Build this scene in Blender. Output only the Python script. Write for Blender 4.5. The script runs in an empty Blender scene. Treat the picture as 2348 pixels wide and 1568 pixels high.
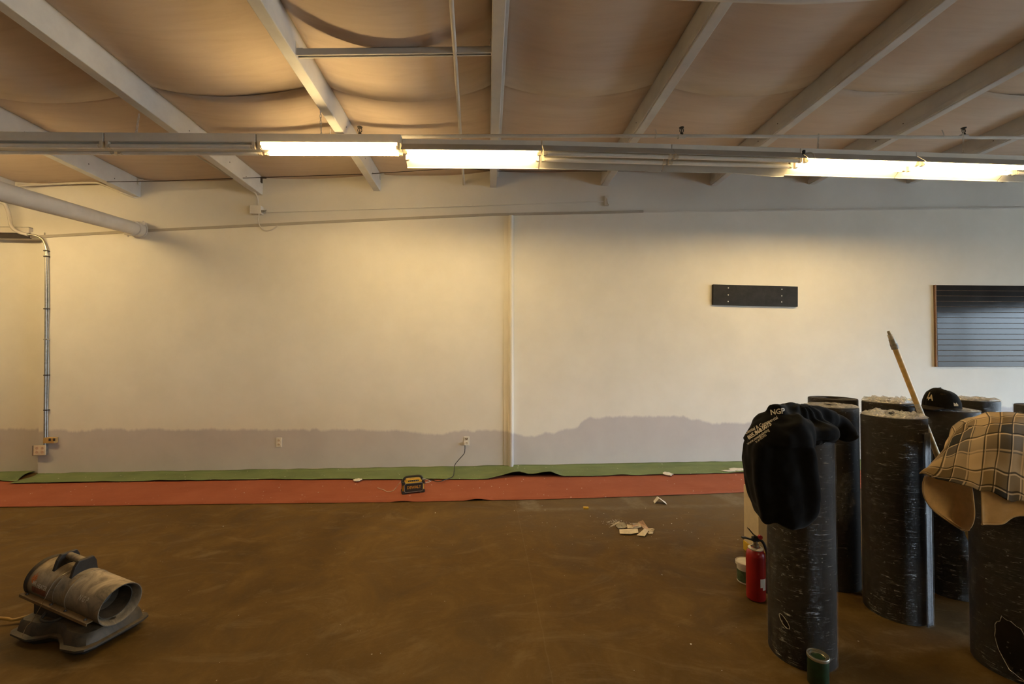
import bpy, bmesh, math, random
from mathutils import Vector, Matrix, Euler, noise as mnoise
from mathutils.bvhtree import BVHTree

SC = bpy.context.scene
COL = SC.collection
R = math.radians
random.seed(7)

# ------------------------------------------------------------------ camera
CH = 1.545
YAW, PITCH, FPX = R(3.7), R(0.97), 1000.0
cam_d = bpy.data.cameras.new('camera')
cam = bpy.data.objects.new('camera', cam_d)
COL.objects.link(cam)
cam_d.sensor_width = 36.0
cam_d.lens = 36.0 * FPX / 2348.0
cam_d.clip_start = 0.02
cam.location = (0, 0, CH)
cam.rotation_euler = (R(90) + PITCH, 0, -YAW)
SC.camera = cam

# ------------------------------------------------------------------ exposure, world, daylight
SC.view_settings.view_transform = 'Standard'
SC.view_settings.look = 'None'
SC.view_settings.gamma = 1.0
SC.view_settings.use_curve_mapping = False
SC.view_settings.exposure = 2.1
SC.cycles.max_bounces = 8
SC.cycles.diffuse_bounces = 4
SC.cycles.transparent_max_bounces = 12
SC.cycles.sample_clamp_indirect = 6.0
TUBE_STRENGTH = 15.5
TUBE_COLOR = (1.0, 0.705, 0.315)
DAY = 8.5
world = bpy.data.worlds.new('overcast_sky')
SC.world = world
world.use_nodes = True
wn = world.node_tree.nodes
wl = world.node_tree.links
bg = wn['Background']
tc = wn.new('ShaderNodeTexCoord')
sx = wn.new('ShaderNodeSeparateXYZ')
wl.new(tc.outputs['Generated'], sx.inputs[0])
cr = wn.new('ShaderNodeValToRGB')
cr.color_ramp.elements[0].position = 0.46
cr.color_ramp.elements[0].color = (0.28, 0.27, 0.26, 1)
cr.color_ramp.elements[1].position = 0.54
cr.color_ramp.elements[1].color = (0.68, 0.81, 1.0, 1)
mr = wn.new('ShaderNodeMapRange')
mr.inputs['From Min'].default_value = -1
wl.new(sx.outputs['Z'], mr.inputs['Value'])
wl.new(mr.outputs[0], cr.inputs[0])
wl.new(cr.outputs[0], bg.inputs['Color'])
bg.inputs['Strength'].default_value = DAY

# ------------------------------------------------------------------ from photo pixels to places
_cf = Vector((math.sin(YAW) * math.cos(PITCH), math.cos(YAW) * math.cos(PITCH), math.sin(PITCH)))
_cr = Vector((math.cos(YAW), -math.sin(YAW), 0))
_cu = _cr.cross(_cf)
CAM = Vector((0, 0, CH))

def ray(px, py):
    return _cf + _cr * ((px - 1174.0) / FPX) + _cu * ((784.0 - py) / FPX)
def floor_at(px, py, z=0.0):
    d = ray(px, py); return CAM + d * ((z - CH) / d.z)
def at_y(px, py, Y):
    d = ray(px, py); return CAM + d * (Y / d.y)
def P(px, py, Z):
    return CAM + ray(px, py) * Z
YW = 5.69
def wall_at(px, py, off=0.0):
    return at_y(px, py, YW - off)
def stand(px, Z, z=0.0):
    p = P(px, 784, Z); return Vector((p.x, p.y, z))

# ------------------------------------------------------------------ materials
class NT:
    def __init__(self, name):
        self.m = bpy.data.materials.new(name); self.m.use_nodes = True
        self.t = self.m.node_tree; self.b = self.t.nodes['Principled BSDF']
        self.out = self.t.nodes['Material Output']
    def n(self, kind, **kw):
        nd = self.t.nodes.new(kind)
        for k, v in kw.items():
            if k.startswith('_'): setattr(nd, k[1:], v)
            else: self.set(nd.inputs[k.replace('__', ' ')], v)
        return nd
    def set(self, sock, v):
        if isinstance(v, bpy.types.NodeSocket): self.t.links.new(v, sock)
        elif isinstance(v, (tuple, list)) and sock.type == 'RGBA' and len(v) == 3: sock.default_value = (*v, 1)
        else: sock.default_value = v
    def math(self, op, a, b=None, clamp=False):
        nd = self.t.nodes.new('ShaderNodeMath'); nd.operation = op; nd.use_clamp = clamp
        self.set(nd.inputs[0], a)
        if b is not None: self.set(nd.inputs[1], b)
        return nd.outputs[0]
    def mix(self, f, a, b):
        nd = self.t.nodes.new('ShaderNodeMix'); nd.data_type = 'RGBA'
        self.set(nd.inputs[0], f); self.set(nd.inputs[6], a); self.set(nd.inputs[7], b)
        return nd.outputs[2]
    def ramp(self, f, stops, interp='LINEAR'):
        nd = self.t.nodes.new('ShaderNodeValToRGB'); cr = nd.color_ramp; cr.interpolation = interp
        while len(cr.elements) < len(stops): cr.elements.new(0.5)
        for e, (p, c) in zip(cr.elements, stops):
            e.position = p
            e.color = (*c, 1) if len(c) == 3 else c
        self.set(nd.inputs[0], f); return nd.outputs[0]
    def noise(self, scale, detail=4, rough=0.55, vec=None, dist=0.0):
        nd = self.n('ShaderNodeTexNoise', Scale=scale, Detail=detail, Roughness=rough, Distortion=dist)
        if vec is not None: self.set(nd.inputs['Vector'], vec)
        return nd.outputs['Fac']
    def obj(self):
        return self.n('ShaderNodeTexCoord').outputs['Object']
    def pos(self):
        return self.n('ShaderNodeNewGeometry').outputs['Position']
    def mapv(self, vec, scale=(1, 1, 1), loc=(0, 0, 0)):
        return self.n('ShaderNodeMapping', Vector=vec, Scale=scale, Location=loc).outputs[0]
    def bump(self, h, strength=0.2, dist=0.01):
        self.set(self.b.inputs['Normal'], self.n('ShaderNodeBump', Height=h, Strength=strength, Distance=dist).outputs[0])

def simple(name, col, rough=0.6, metal=0.0, var=0.12, scale=18, bump=0.0, spec=0.5, obj=True):
    q = NT(name)
    v = q.obj()
    f = q.noise(scale, 4, 0.6, v)
    dark = tuple(c * (1 - var) for c in col); lite = tuple(min(1, c * (1 + var)) for c in col)
    q.set(q.b.inputs['Base Color'], q.ramp(f, [(0.3, dark), (0.7, lite)]))
    q.b.inputs['Roughness'].default_value = rough
    q.b.inputs['Metallic'].default_value = metal
    q.b.inputs['Specular IOR Level'].default_value = spec
    if bump: q.bump(q.noise(scale * 4, 4, 0.6, v), bump, 0.01)
    return q.m

M = {}
# ------------------------------------------------------------------ mesh builder
class MB:
    def __init__(self): self.v = []; self.f = []; self.uv = {}
    def add(self, vs, fs):
        o = len(self.v); self.v += [Vector(p) for p in vs]; self.f += [tuple(i + o for i in f) for f in fs]; return o
    def box(self, c, s, m=None):
        c = Vector(c); h = Vector(s) / 2
        vs = []
        for sx_ in (-1, 1):
            for sy_ in (-1, 1):
                for sz_ in (-1, 1):
                    p = Vector((sx_ * h.x, sy_ * h.y, sz_ * h.z))
                    if m is not None: p = m @ p
                    vs.append(c + p)
        self.add(vs, [(0, 1, 3, 2), (4, 6, 7, 5), (0, 4, 5, 1), (2, 3, 7, 6), (0, 2, 6, 4), (1, 5, 7, 3)])
        return self
    def bar(self, p0, p1, w, h, up=(0, 0, 1)):
        p0, p1 = Vector(p0), Vector(p1); d = (p1 - p0)
        x = d.normalized(); y = Vector(up).cross(x).normalized(); z = x.cross(y)
        m = Matrix((x, y, z)).transposed()
        return self.box((p0 + p1) / 2, (d.length, w, h), m)
    def tube(self, path, r, n=10, caps=True, closed=False):
        path = [Vector(p) for p in path]; k = len(path)
        rs = r if isinstance(r, (list, tuple)) else [r] * k
        t0 = (path[1] - path[0]).normalized()
        ref = Vector((0, 0, 1)) if abs(t0.z) < 0.9 else Vector((1, 0, 0))
        u = t0.cross(ref).normalized(); vs = []
        for i, p in enumerate(path):
            if closed: t = (path[(i + 1) % k] - path[i - 1]).normalized()
            else: t = (path[min(i + 1, k - 1)] - path[max(i - 1, 0)]).normalized()
            u = (u - t * u.dot(t)).normalized(); w = t.cross(u)
            for j in range(n):
                a = 2 * math.pi * j / n
                vs.append(p + (u * math.cos(a) + w * math.sin(a)) * rs[i])
        fs = []
        for i in range(k if closed else k - 1):
            i2 = (i + 1) % k
            for j in range(n):
                j2 = (j + 1) % n
                fs.append((i * n + j, i * n + j2, i2 * n + j2, i2 * n + j))
        if caps and not closed:
            fs.append(tuple(reversed(range(n)))); fs.append(tuple((k - 1) * n + j for j in range(n)))
        self.add(vs, fs); return self
    def lathe(self, prof, n=32, c=(0, 0, 0), m=None):
        c = Vector(c); vs = []; fs = []; rings = []
        for (r, z) in prof:
            if r < 1e-6:
                p = Vector((0, 0, z)); p = m @ p if m is not None else p
                rings.append([len(vs)]); vs.append(c + p)
            else:
                ring = []
                for j in range(n):
                    a = 2 * math.pi * j / n
                    p = Vector((r * math.cos(a), r * math.sin(a), z)); p = m @ p if m is not None else p
                    ring.append(len(vs)); vs.append(c + p)
                rings.append(ring)
        for a, b in zip(rings, rings[1:]):
            if len(a) == 1 and len(b) == 1: continue
            for j in range(n):
                j2 = (j + 1) % n
                if len(a) == 1: fs.append((a[0], b[j2], b[j]))
                elif len(b) == 1: fs.append((a[j], a[j2], b[0]))
                else: fs.append((a[j], a[j2], b[j2], b[j]))
        self.add(vs, fs); return self
    def grid(self, fn, nu, nv, skip=None):
        vs = [fn(i / nu, j / nv) for i in range(nu + 1) for j in range(nv + 1)]
        fs = []
        for i in range(nu):
            for j in range(nv):
                if skip and skip((i + .5) / nu, (j + .5) / nv): continue
                a = i * (nv + 1) + j
                fs.append((a, a + nv + 1, a + nv + 2, a + 1))
        o = self.add(vs, fs)
        for i in range(nu + 1):
            for j in range(nv + 1): self.uv[o + i * (nv + 1) + j] = (i / nu, j / nv)
        return self
    def prism(self, poly, z0, z1, m=None, c=(0, 0, 0)):
        n = len(poly); c = Vector(c)
        vs = [Vector((x, y, z0)) for x, y in poly] + [Vector((x, y, z1)) for x, y in poly]
        if m is not None: vs = [m @ p for p in vs]
        vs = [c + p for p in vs]
        self.add(vs, [tuple(reversed(range(n))), tuple(range(n, 2 * n))] + [(i, (i + 1) % n, n + (i + 1) % n, n + i) for i in range(n)])
        return self
    def loft(self, rings, cap=True):
        n = len(rings[0]); vs = [Vector(p) for r_ in rings for p in r_]; fs = []
        for i in range(len(rings) - 1):
            for j in range(n):
                j2 = (j + 1) % n
                fs.append((i * n + j, i * n + j2, (i + 1) * n + j2, (i + 1) * n + j))
        if cap:
            fs.append(tuple(reversed(range(n)))); fs.append(tuple((len(rings) - 1) * n + j for j in range(n)))
        self.add(vs, fs); return self
    def ball(self, c, r, n=12, k=8):
        c = Vector(c); r = Vector(r) if not isinstance(r, (int, float)) else Vector((r, r, r))
        prof = [(math.sin(math.pi * i / k), -math.cos(math.pi * i / k)) for i in range(k + 1)]
        prof[0] = (0, -1); prof[-1] = (0, 1)
        return self.lathe(prof, n, c, Matrix.Diagonal(r))
    def build(self, name, mat, parent=None, smooth=True, bevel=0.0, org=None, solid=0.0, angle=40, segs=2):
        me = bpy.data.meshes.new(name)
        o_ = Vector(org) if org is not None else Vector((0, 0, 0))
        me.from_pydata([tuple(p - o_) for p in self.v], [], self.f)
        if self.uv:
            ul = me.uv_layers.new(name='UVMap')
            for lp in me.loops: ul.data[lp.index].uv = self.uv.get(lp.vertex_index, (0, 0))
        me.validate()
        bm = bmesh.new(); bm.from_mesh(me); bmesh.ops.recalc_face_normals(bm, faces=bm.faces); bm.to_mesh(me); bm.free()
        if smooth:
            me.polygons.foreach_set('use_smooth', [True] * len(me.polygons))
            me.set_sharp_from_angle(angle=R(angle))
        me.materials.append(M[mat] if isinstance(mat, str) else mat)
        ob = bpy.data.objects.new(name, me); COL.objects.link(ob)
        if parent is not None: ob.parent = parent
        elif org is not None: ob.location = o_
        if solid:
            s = ob.modifiers.new('solidify', 'SOLIDIFY'); s.thickness = solid; s.offset = 0
        if bevel:
            b = ob.modifiers.new('bevel', 'BEVEL'); b.width = bevel; b.segments = segs; b.limit_method = 'ANGLE'
        return ob

def tag(o, label=None, cat=None, group=None, kind=None):
    if label: o['label'] = label
    if cat: o['category'] = cat
    if group: o['group'] = group
    if kind: o['kind'] = kind
    return o
def thing(name, label, cat, loc=(0, 0, 0), rz=0.0, group=None):
    o = bpy.data.objects.new(name, None); COL.objects.link(o)
    o.empty_display_size = 0.1
    o.location = loc; o.rotation_euler = (0, 0, rz)
    return tag(o, label, cat, group)
def struct(o):
    o['kind'] = 'structure'; return o
def smooth_path(pts, n=6):
    pts = [Vector(p) for p in pts]; out = []
    for i in range(len(pts) - 1):
        p0 = pts[max(i - 1, 0)]; p1 = pts[i]; p2 = pts[i + 1]; p3 = pts[min(i + 2, len(pts) - 1)]
        for k in range(n):
            t = k / n
            out.append(0.5 * ((2 * p1) + (p2 - p0) * t + (2 * p0 - 5 * p1 + 4 * p2 - p3) * t * t + (3 * p1 - p0 - 3 * p2 + p3) * t ** 3))
    out.append(pts[-1]); return out
def interp(xs, ys, x):
    if x <= xs[0]: return ys[0]
    for i in range(len(xs) - 1):
        if x <= xs[i + 1]:
            return ys[i] + (ys[i + 1] - ys[i]) * (x - xs[i]) / (xs[i + 1] - xs[i])
    return ys[-1]
def nz(x, y=0.0, z=0.0): return mnoise.noise(Vector((x, y, z)))
def catmull2(rows):
    """smooth surface through a lattice of points; returns f(s, t), s along a row, t from row to row"""
    def cm(p, x):
        k = len(p) - 1; x = min(max(x, 0), 1) * k; i = min(int(x), k - 1); t = x - i
        p0, p1, p2, p3 = p[max(i - 1, 0)], p[i], p[i + 1], p[min(i + 2, k)]
        return 0.5 * ((2 * p1) + (p2 - p0) * t + (2 * p0 - 5 * p1 + 4 * p2 - p3) * t * t + (3 * p1 - p0 - 3 * p2 + p3) * t ** 3)
    rows = [[Vector(p) for p in r_] for r_ in rows]
    return lambda s, t: cm([cm(r_, s) for r_ in rows], t)
def text_shape(body, size=1.0, bold=0.0, align='CENTER', shear=0.0):
    cu = bpy.data.curves.new('lettering', 'FONT'); cu.body = body; cu.size = size; cu.align_x = align; cu.align_y = 'CENTER'
    cu.offset = bold; cu.resolution_u = 2; cu.shear = shear
    ob = bpy.data.objects.new('lettering', cu); COL.objects.link(ob)
    bpy.context.view_layer.update()
    me = bpy.data.meshes.new_from_object(ob.evaluated_get(bpy.context.evaluated_depsgraph_get()))
    vs = [v.co.copy() for v in me.vertices]; fs = [tuple(p.vertices) for p in me.polygons]
    bpy.data.objects.remove(ob); bpy.data.curves.remove(cu); bpy.data.meshes.remove(me)
    return vs, fs
def evaluated_mesh(ob):
    bpy.context.view_layer.update()
    return bpy.data.meshes.new_from_object(ob.evaluated_get(bpy.context.evaluated_depsgraph_get()))

# ------------------------------------------------------------------ material library
def two_tone_wall(name, boundary):
    q = NT(name)
    sp = q.n('ShaderNodeSeparateXYZ', Vector=q.pos()).outputs
    xs = [b[0] for b in boundary]; x0, x1 = min(xs), max(xs)
    fx = q.n('ShaderNodeMapRange', Value=sp['X'], From__Min=x0, From__Max=x1).outputs[0]
    hh = q.ramp(fx, [((x - x0) / (x1 - x0), (z / 2, z / 2, z / 2)) for x, z in boundary])
    h = q.math('MULTIPLY', hh, 2.0)
    edge = q.noise(7.0, 4, 0.65, q.mapv(q.pos(), (1, 1, 0.2)))
    h = q.math('ADD', h, q.math('MULTIPLY', q.math('SUBTRACT', edge, 0.5), 0.10))
    edge2 = q.noise(22.0, 3, 0.6, q.mapv(q.pos(), (0.5, 1, 0.1)))
    h = q.math('ADD', h, q.math('MULTIPLY', q.math('SUBTRACT', edge2, 0.5), 0.022))
    up = q.n('ShaderNodeMapRange', Value=q.math('SUBTRACT', sp['Z'], h), From__Min=-0.012, From__Max=0.02).outputs[0]
    mott = q.noise(2.2, 4, 0.6, q.pos())
    new = q.ramp(mott, [(0.3, (0.79, 0.755, 0.67)), (0.7, (0.85, 0.815, 0.73))])
    old = q.ramp(mott, [(0.3, (0.55, 0.515, 0.51)), (0.7, (0.61, 0.575, 0.565))])
    q.set(q.b.inputs['Base Color'], q.mix(up, old, new))
    q.b.inputs['Roughness'].default_value = 0.62
    q.b.inputs['Specular IOR Level'].default_value = 0.25
    q.bump(q.noise(90, 3, 0.6, q.pos()), 0.12, 0.004)
    return q.m

def paint(name, a, b, scale=3.0, rough=0.65, bump=0.12, bs=60):
    q = NT(name)
    q.set(q.b.inputs['Base Color'], q.ramp(q.noise(scale, 5, 0.6, q.pos()), [(0.3, a), (0.7, b)]))
    q.b.inputs['Roughness'].default_value = rough
    q.b.inputs['Specular IOR Level'].default_value = 0.25
    q.bump(q.noise(bs, 3, 0.6, q.pos()), bump, 0.004)
    return q.m
M['ledge_dust_shadow'] = paint('ledge_dust_shadow', (0.40, 0.36, 0.30), (0.48, 0.44, 0.37), 4)  # dust tone, darkened to stand for the shadow band along the ledge
M['white_paint'] = paint('white_paint', (0.64, 0.61, 0.56), (0.72, 0.69, 0.64))
M['upper_wall'] = paint('upper_wall', (0.71, 0.68, 0.62), (0.77, 0.74, 0.68), 1.5)
M['beam_paint'] = paint('beam_paint', (0.58, 0.57, 0.56), (0.68, 0.67, 0.65), 5, 0.6, 0.2, 25)
M['plain_wall'] = paint('plain_wall', (0.36, 0.34, 0.30), (0.42, 0.40, 0.36))

def ceiling_mat():
    q = NT('plywood_ceiling')
    p = q.pos()
    g = q.noise(1.0, 6, 0.65, q.mapv(p, (1.6, 14, 6)), 0.6)
    big = q.noise(0.9, 3, 0.5, p)
    c = q.ramp(g, [(0.3, (0.59, 0.475, 0.375)), (0.5, (0.64, 0.525, 0.42)), (0.75, (0.68, 0.565, 0.46))])
    q.set(q.b.inputs['Base Color'], q.mix(q.math('MULTIPLY', big, 0.35), c, (0.61, 0.48, 0.40)))
    q.b.inputs['Roughness'].default_value = 0.75
    q.b.inputs['Specular IOR Level'].default_value = 0.2
    q.bump(g, 0.18, 0.006)
    return q.m
M['ceiling'] = ceiling_mat()

def floor_mat():
    q = NT('stained_concrete')
    p = q.pos()
    big = q.noise(0.55, 5, 0.62, p, 0.9)
    mid = q.noise(2.3, 6, 0.65, p, 1.4)
    fine = q.noise(38, 4, 0.7, p)
    c = q.ramp(big, [(0.30, (0.062, 0.034, 0.008)), (0.46, (0.115, 0.066, 0.018)), (0.58, (0.155, 0.093, 0.028)), (0.72, (0.21, 0.135, 0.052))])
    c2 = q.ramp(mid, [(0.34, (0.060, 0.034, 0.009)), (0.52, (0.13, 0.075, 0.020)), (0.68, (0.21, 0.135, 0.050))])
    c = q.mix(0.45, c, c2)
    # dusty scuffs
    scuff = q.ramp(q.noise(1.3, 7, 0.72, q.mapv(p, (1, 1.8, 1), (3, 7, 0)), 2.2), [(0.52, (0, 0, 0)), (0.70, (1, 1, 1))])
    c = q.mix(q.math('MULTIPLY', scuff, 0.5), c, (0.22, 0.155, 0.075))
    sp = q.n('ShaderNodeSeparateXYZ', Vector=p).outputs
    wob = q.math('MULTIPLY', q.math('SUBTRACT', q.noise(9, 4, 0.7, p), 0.5), 0.16)
    def box(x0, x1, y0, y1, soft, shear=0.0):
        cx, cy = (x0 + x1) / 2, (y0 + y1) / 2
        xx = q.math('ADD', sp['X'], wob)
        if shear: xx = q.math('SUBTRACT', xx, q.math('MULTIPLY', q.math('SUBTRACT', sp['Y'], cy), shear))
        dx = q.math('SUBTRACT', (x1 - x0) / 2, q.math('ABSOLUTE', q.math('SUBTRACT', xx, cx)))
        dy = q.math('SUBTRACT', (y1 - y0) / 2, q.math('ABSOLUTE', q.math('SUBTRACT', q.math('ADD', sp['Y'], wob), cy)))
        return q.n('ShaderNodeMapRange', Value=q.math('MINIMUM', dx, dy), From__Min=-soft, From__Max=soft).outputs[0]
    # bare grey concrete where an old partition stood
    masks = []
    a, b = floor_at(1190, 1176), floor_at(1710, 1158)
    masks.append(q.math('MULTIPLY', box(a.x, b.x + 0.9, 4.17, 4.235, 0.035), 0.7))
    for px0, px1, py in ((1196, 1236, 1165), (1440, 1482, 1158), (1664, 1712, 1150)):
        a, b = floor_at(px0, py), floor_at(px1, py)
        masks.append(box(a.x, b.x, 4.2, 4.62, 0.03, -0.1))
    tot = masks[0]
    for k in masks[1:]: tot = q.math('MAXIMUM', tot, k)
    wear = q.ramp(q.noise(14, 5, 0.7, p), [(0.35, (0.25, 0.25, 0.25)), (0.65, (1, 1, 1))])
    c = q.mix(q.math('MULTIPLY', q.math('MULTIPLY', tot, wear), 0.75), c, (0.29, 0.25, 0.19))
    # greyer, unsealed strip by the sheets
    strip = q.n('ShaderNodeMapRange', Value=q.math('ADD', sp['Y'], wob), From__Min=3.3, From__Max=4.4).outputs[0]
    rightm = q.n('ShaderNodeMapRange', Value=sp['X'], From__Min=-0.6, From__Max=1.2).outputs[0]
    c = q.mix(q.math('MULTIPLY', q.math('MULTIPLY', strip, rightm), 0.5), c, (0.155, 0.125, 0.088))
    # hairline control joint
    j = floor_at(1213, 1300)
    jx = q.math('ABSOLUTE', q.math('SUBTRACT', q.math('ADD', sp['X'], q.math('MULTIPLY', wob, 0.12)), j.x))
    jl = q.n('ShaderNodeMapRange', Value=jx, From__Min=0.0015, From__Max=0.005, To__Min=0.15, To__Max=0.0).outputs[0]
    c = q.mix(jl, c, (0.26, 0.2, 0.12))
    # specks of plaster and paint
    vo = q.n('ShaderNodeTexVoronoi', Vector=p, Scale=9.0)
    pick = q.n('ShaderNodeSeparateColor', Color=vo.outputs['Color']).outputs[0]
    sp2 = q.math('MULTIPLY', q.math('LESS_THAN', vo.outputs['Distance'], 0.035), q.math('GREATER_THAN', pick, 0.78))
    c = q.mix(q.math('MULTIPLY', sp2, 0.75), c, (0.5, 0.46, 0.38))
    q.set(q.b.inputs['Base Color'], q.mix(q.math('MULTIPLY', q.math('SUBTRACT', fine, 0.5), 0.35), c, (0.3, 0.22, 0.12)))
    q.set(q.b.inputs['Roughness'], q.ramp(mid, [(0.3, (0.5, 0.5, 0.5)), (0.7, (0.72, 0.72, 0.72))]))
    q.b.inputs['Specular IOR Level'].default_value = 0.12
    q.bump(q.math('ADD', fine, mid), 0.12, 0.006)
    return q.m
M['floor'] = floor_mat()

def sheet_mat(name, dark, lite, rough=0.8, dens=0.72, scale=11, creases=True):
    q = NT(name); p = q.pos()
    c = q.ramp(q.noise(2.0, 5, 0.6, p), [(0.3, dark), (0.7, lite)])
    vo = q.n('ShaderNodeTexVoronoi', Vector=p, Scale=scale)
    pick = q.n('ShaderNodeSeparateColor', Color=vo.outputs['Color']).outputs[0]
    dots = q.math('MULTIPLY', q.math('LESS_THAN', vo.outputs['Distance'], 0.085), q.math('GREATER_THAN', pick, dens))
    vo2 = q.n('ShaderNodeTexVoronoi', Vector=p, Scale=scale * 2.7)
    pick2 = q.n('ShaderNodeSeparateColor', Color=vo2.outputs['Color']).outputs[1]
    dots2 = q.math('MULTIPLY', q.math('LESS_THAN', vo2.outputs['Distance'], 0.11), q.math('GREATER_THAN', pick2, dens + 0.08))
    c = q.mix(q.math('MULTIPLY', q.math('MAXIMUM', dots, dots2), 0.85), c, (0.74, 0.70, 0.62))
    q.set(q.b.inputs['Base Color'], c)
    q.b.inputs['Roughness'].default_value = rough
    q.b.inputs['Specular IOR Level'].default_value = 0.25
    q.bump(q.noise(4, 4, 0.6, q.mapv(p, (1, 3, 1))), 0.3, 0.02)
    return q.m
M['green_film'] = sheet_mat('green_film', (0.145, 0.195, 0.080), (0.215, 0.275, 0.118), 0.6)
M['red_paper'] = sheet_mat('red_paper', (0.31, 0.088, 0.046), (0.38, 0.118, 0.064), 0.85, 0.84)

def rubber_mat():
    q = NT('black_rubber'); p = q.obj()
    c = q.ramp(q.noise(5, 5, 0.6, p), [(0.3, (0.011, 0.0078, 0.0052)), (0.7, (0.026, 0.0185, 0.012))])
    vo = q.n('ShaderNodeTexVoronoi', Vector=p, Scale=45.0)
    pick = q.n('ShaderNodeSeparateColor', Color=vo.outputs['Color']).outputs[0]
    d = q.math('MULTIPLY', q.math('LESS_THAN', vo.outputs['Distance'], 0.16), q.math('GREATER_THAN', pick, 0.75))
    q.set(q.b.inputs['Base Color'], q.mix(q.math('MULTIPLY', d, 0.6), c, (0.16, 0.14, 0.12)))
    q.b.inputs['Roughness'].default_value = 0.6
    q.b.inputs['Specular IOR Level'].default_value = 0.2
    q.bump(q.noise(120, 2, 0.5, p), 0.1, 0.003)
    return q.m
M['rubber'] = rubber_mat()

def film_mat():
    q = NT('stretch_film'); p = q.obj()
    st = q.noise(3.0, 6, 0.7, q.mapv(p, (4, 4, 46)), 1.6)
    wr = q.noise(16.0, 5, 0.7, p, 2.0)
    m_ = q.math('MULTIPLY', q.ramp(st, [(0.53, (0, 0, 0)), (0.66, (1, 1, 1))]), q.ramp(wr, [(0.46, (0.03, 0.03, 0.03)), (0.64, (1, 1, 1))]))
    lw = q.n('ShaderNodeLayerWeight', Blend=0.28).outputs['Fresnel']
    nb = q.n('ShaderNodeBump', Height=q.math('ADD', wr, st), Strength=0.75, Distance=0.012).outputs[0]
    gl = q.n('ShaderNodeBsdfGlossy', Color=(0.9, 0.9, 0.9), Roughness=0.2, Normal=nb).outputs[0]
    df = q.n('ShaderNodeBsdfDiffuse', Color=(0.75, 0.72, 0.68)).outputs[0]
    tr = q.n('ShaderNodeBsdfTransparent').outputs[0]
    surf = q.n('ShaderNodeMixShader'); q.set(surf.inputs[0], 0.25); q.set(surf.inputs[1], gl); q.set(surf.inputs[2], df)
    mx = q.n('ShaderNodeMixShader')
    f = q.math('ADD', q.math('MULTIPLY', m_, 0.55), q.math('MULTIPLY', lw, 0.06), True)
    q.set(mx.inputs[0], q.math('ADD', f, 0.022, True)); q.set(mx.inputs[1], tr); q.set(mx.inputs[2], surf.outputs[0])
    q.t.links.new(mx.outputs[0], q.out.inputs['Surface'])
    return q.m
M['film'] = film_mat()
def crumple_mat():
    q = NT('crumpled_film'); p = q.obj()
    wr = q.noise(30.0, 5, 0.75, p, 1.5)
    nb = q.n('ShaderNodeBump', Height=wr, Strength=1.0, Distance=0.03).outputs[0]
    gl = q.n('ShaderNodeBsdfGlossy', Color=(0.95, 0.93, 0.9), Roughness=0.18, Normal=nb).outputs[0]
    df = q.n('ShaderNodeBsdfDiffuse', Color=(0.6, 0.55, 0.48)).outputs[0]
    tr = q.n('ShaderNodeBsdfTransparent').outputs[0]
    surf = q.n('ShaderNodeMixShader'); q.set(surf.inputs[0], 0.3); q.set(surf.inputs[1], gl); q.set(surf.inputs[2], df)
    mx = q.n('ShaderNodeMixShader')
    q.set(mx.inputs[0], q.ramp(wr, [(0.4, (0.25, 0.25, 0.25)), (0.65, (0.85, 0.85, 0.85))])); q.set(mx.inputs[1], tr); q.set(mx.inputs[2], surf.outputs[0])
    q.t.links.new(mx.outputs[0], q.out.inputs['Surface'])
    return q.m
M['crumple'] = crumple_mat()

def emit(name, col, strength):
    q = NT(name)
    e = q.n('ShaderNodeEmission', Color=col, Strength=strength)
    q.t.links.new(e.outputs[0], q.out.inputs['Surface']); return q.m
M['tube_lit'] = emit('lit_tube', TUBE_COLOR, TUBE_STRENGTH)
def glass_mat():
    q = NT('window_glass')
    tr = q.n('ShaderNodeBsdfTransparent', Color=(0.93, 0.96, 0.95)).outputs[0]
    gl = q.n('ShaderNodeBsdfGlossy', Roughness=0.02).outputs[0]
    mx = q.n('ShaderNodeMixShader'); q.set(mx.inputs[0], q.n('ShaderNodeFresnel', IOR=1.45).outputs[0])
    q.set(mx.inputs[1], tr); q.set(mx.inputs[2], gl)
    q.t.links.new(mx.outputs[0], q.out.inputs['Surface']); return q.m
M['glass'] = glass_mat()

def dusty(name, base, dust, amount=0.5, rough=0.55, metal=0.0, scale=7):
    q = NT(name); p = q.obj()
    n1 = q.noise(scale, 6, 0.7, p, 1.0)
    upz = q.n('ShaderNodeSeparateXYZ', Vector=q.n('ShaderNodeNewGeometry').outputs['Normal']).outputs['Z']
    f = q.ramp(n1, [(0.35, (0.12, 0.12, 0.12)), (0.65, (1, 1, 1))])
    f = q.math('MULTIPLY', f, q.n('ShaderNodeMapRange', Value=upz, From__Min=-0.5, From__Max=0.9).outputs[0])
    q.set(q.b.inputs['Base Color'], q.mix(q.math('MULTIPLY', f, amount, True), base, dust))
    q.b.inputs['Roughness'].default_value = rough; q.b.inputs['Metallic'].default_value = metal
    q.bump(q.noise(scale * 6, 3, 0.6, p), 0.15, 0.004)
    return q.m
M['heater_steel'] = dusty('heater_steel', (0.10, 0.078, 0.052), (0.50, 0.385, 0.24), 1.0, 0.55, 0.0, 9)
M['heater_black'] = dusty('heater_black', (0.013, 0.012, 0.010), (0.17, 0.12, 0.07), 0.4, 0.55, 0.0, 10)
M['heater_tank'] = dusty('heater_tank', (0.025, 0.020, 0.013), (0.16, 0.11, 0.055), 0.75, 0.6, 0.0, 10)
M['heater_inside'] = dusty('heater_inside', (0.03, 0.023, 0.015), (0.17, 0.12, 0.07), 0.8, 0.6, 0.0, 6)
M['rail'] = dusty('rail', (0.16, 0.095, 0.035), (0.34, 0.22, 0.10), 0.8, 0.6, 0.0, 14)
M['galvanised'] = simple('galvanised', (0.42, 0.41, 0.38), 0.4, 0.85, 0.2, 30)
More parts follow.
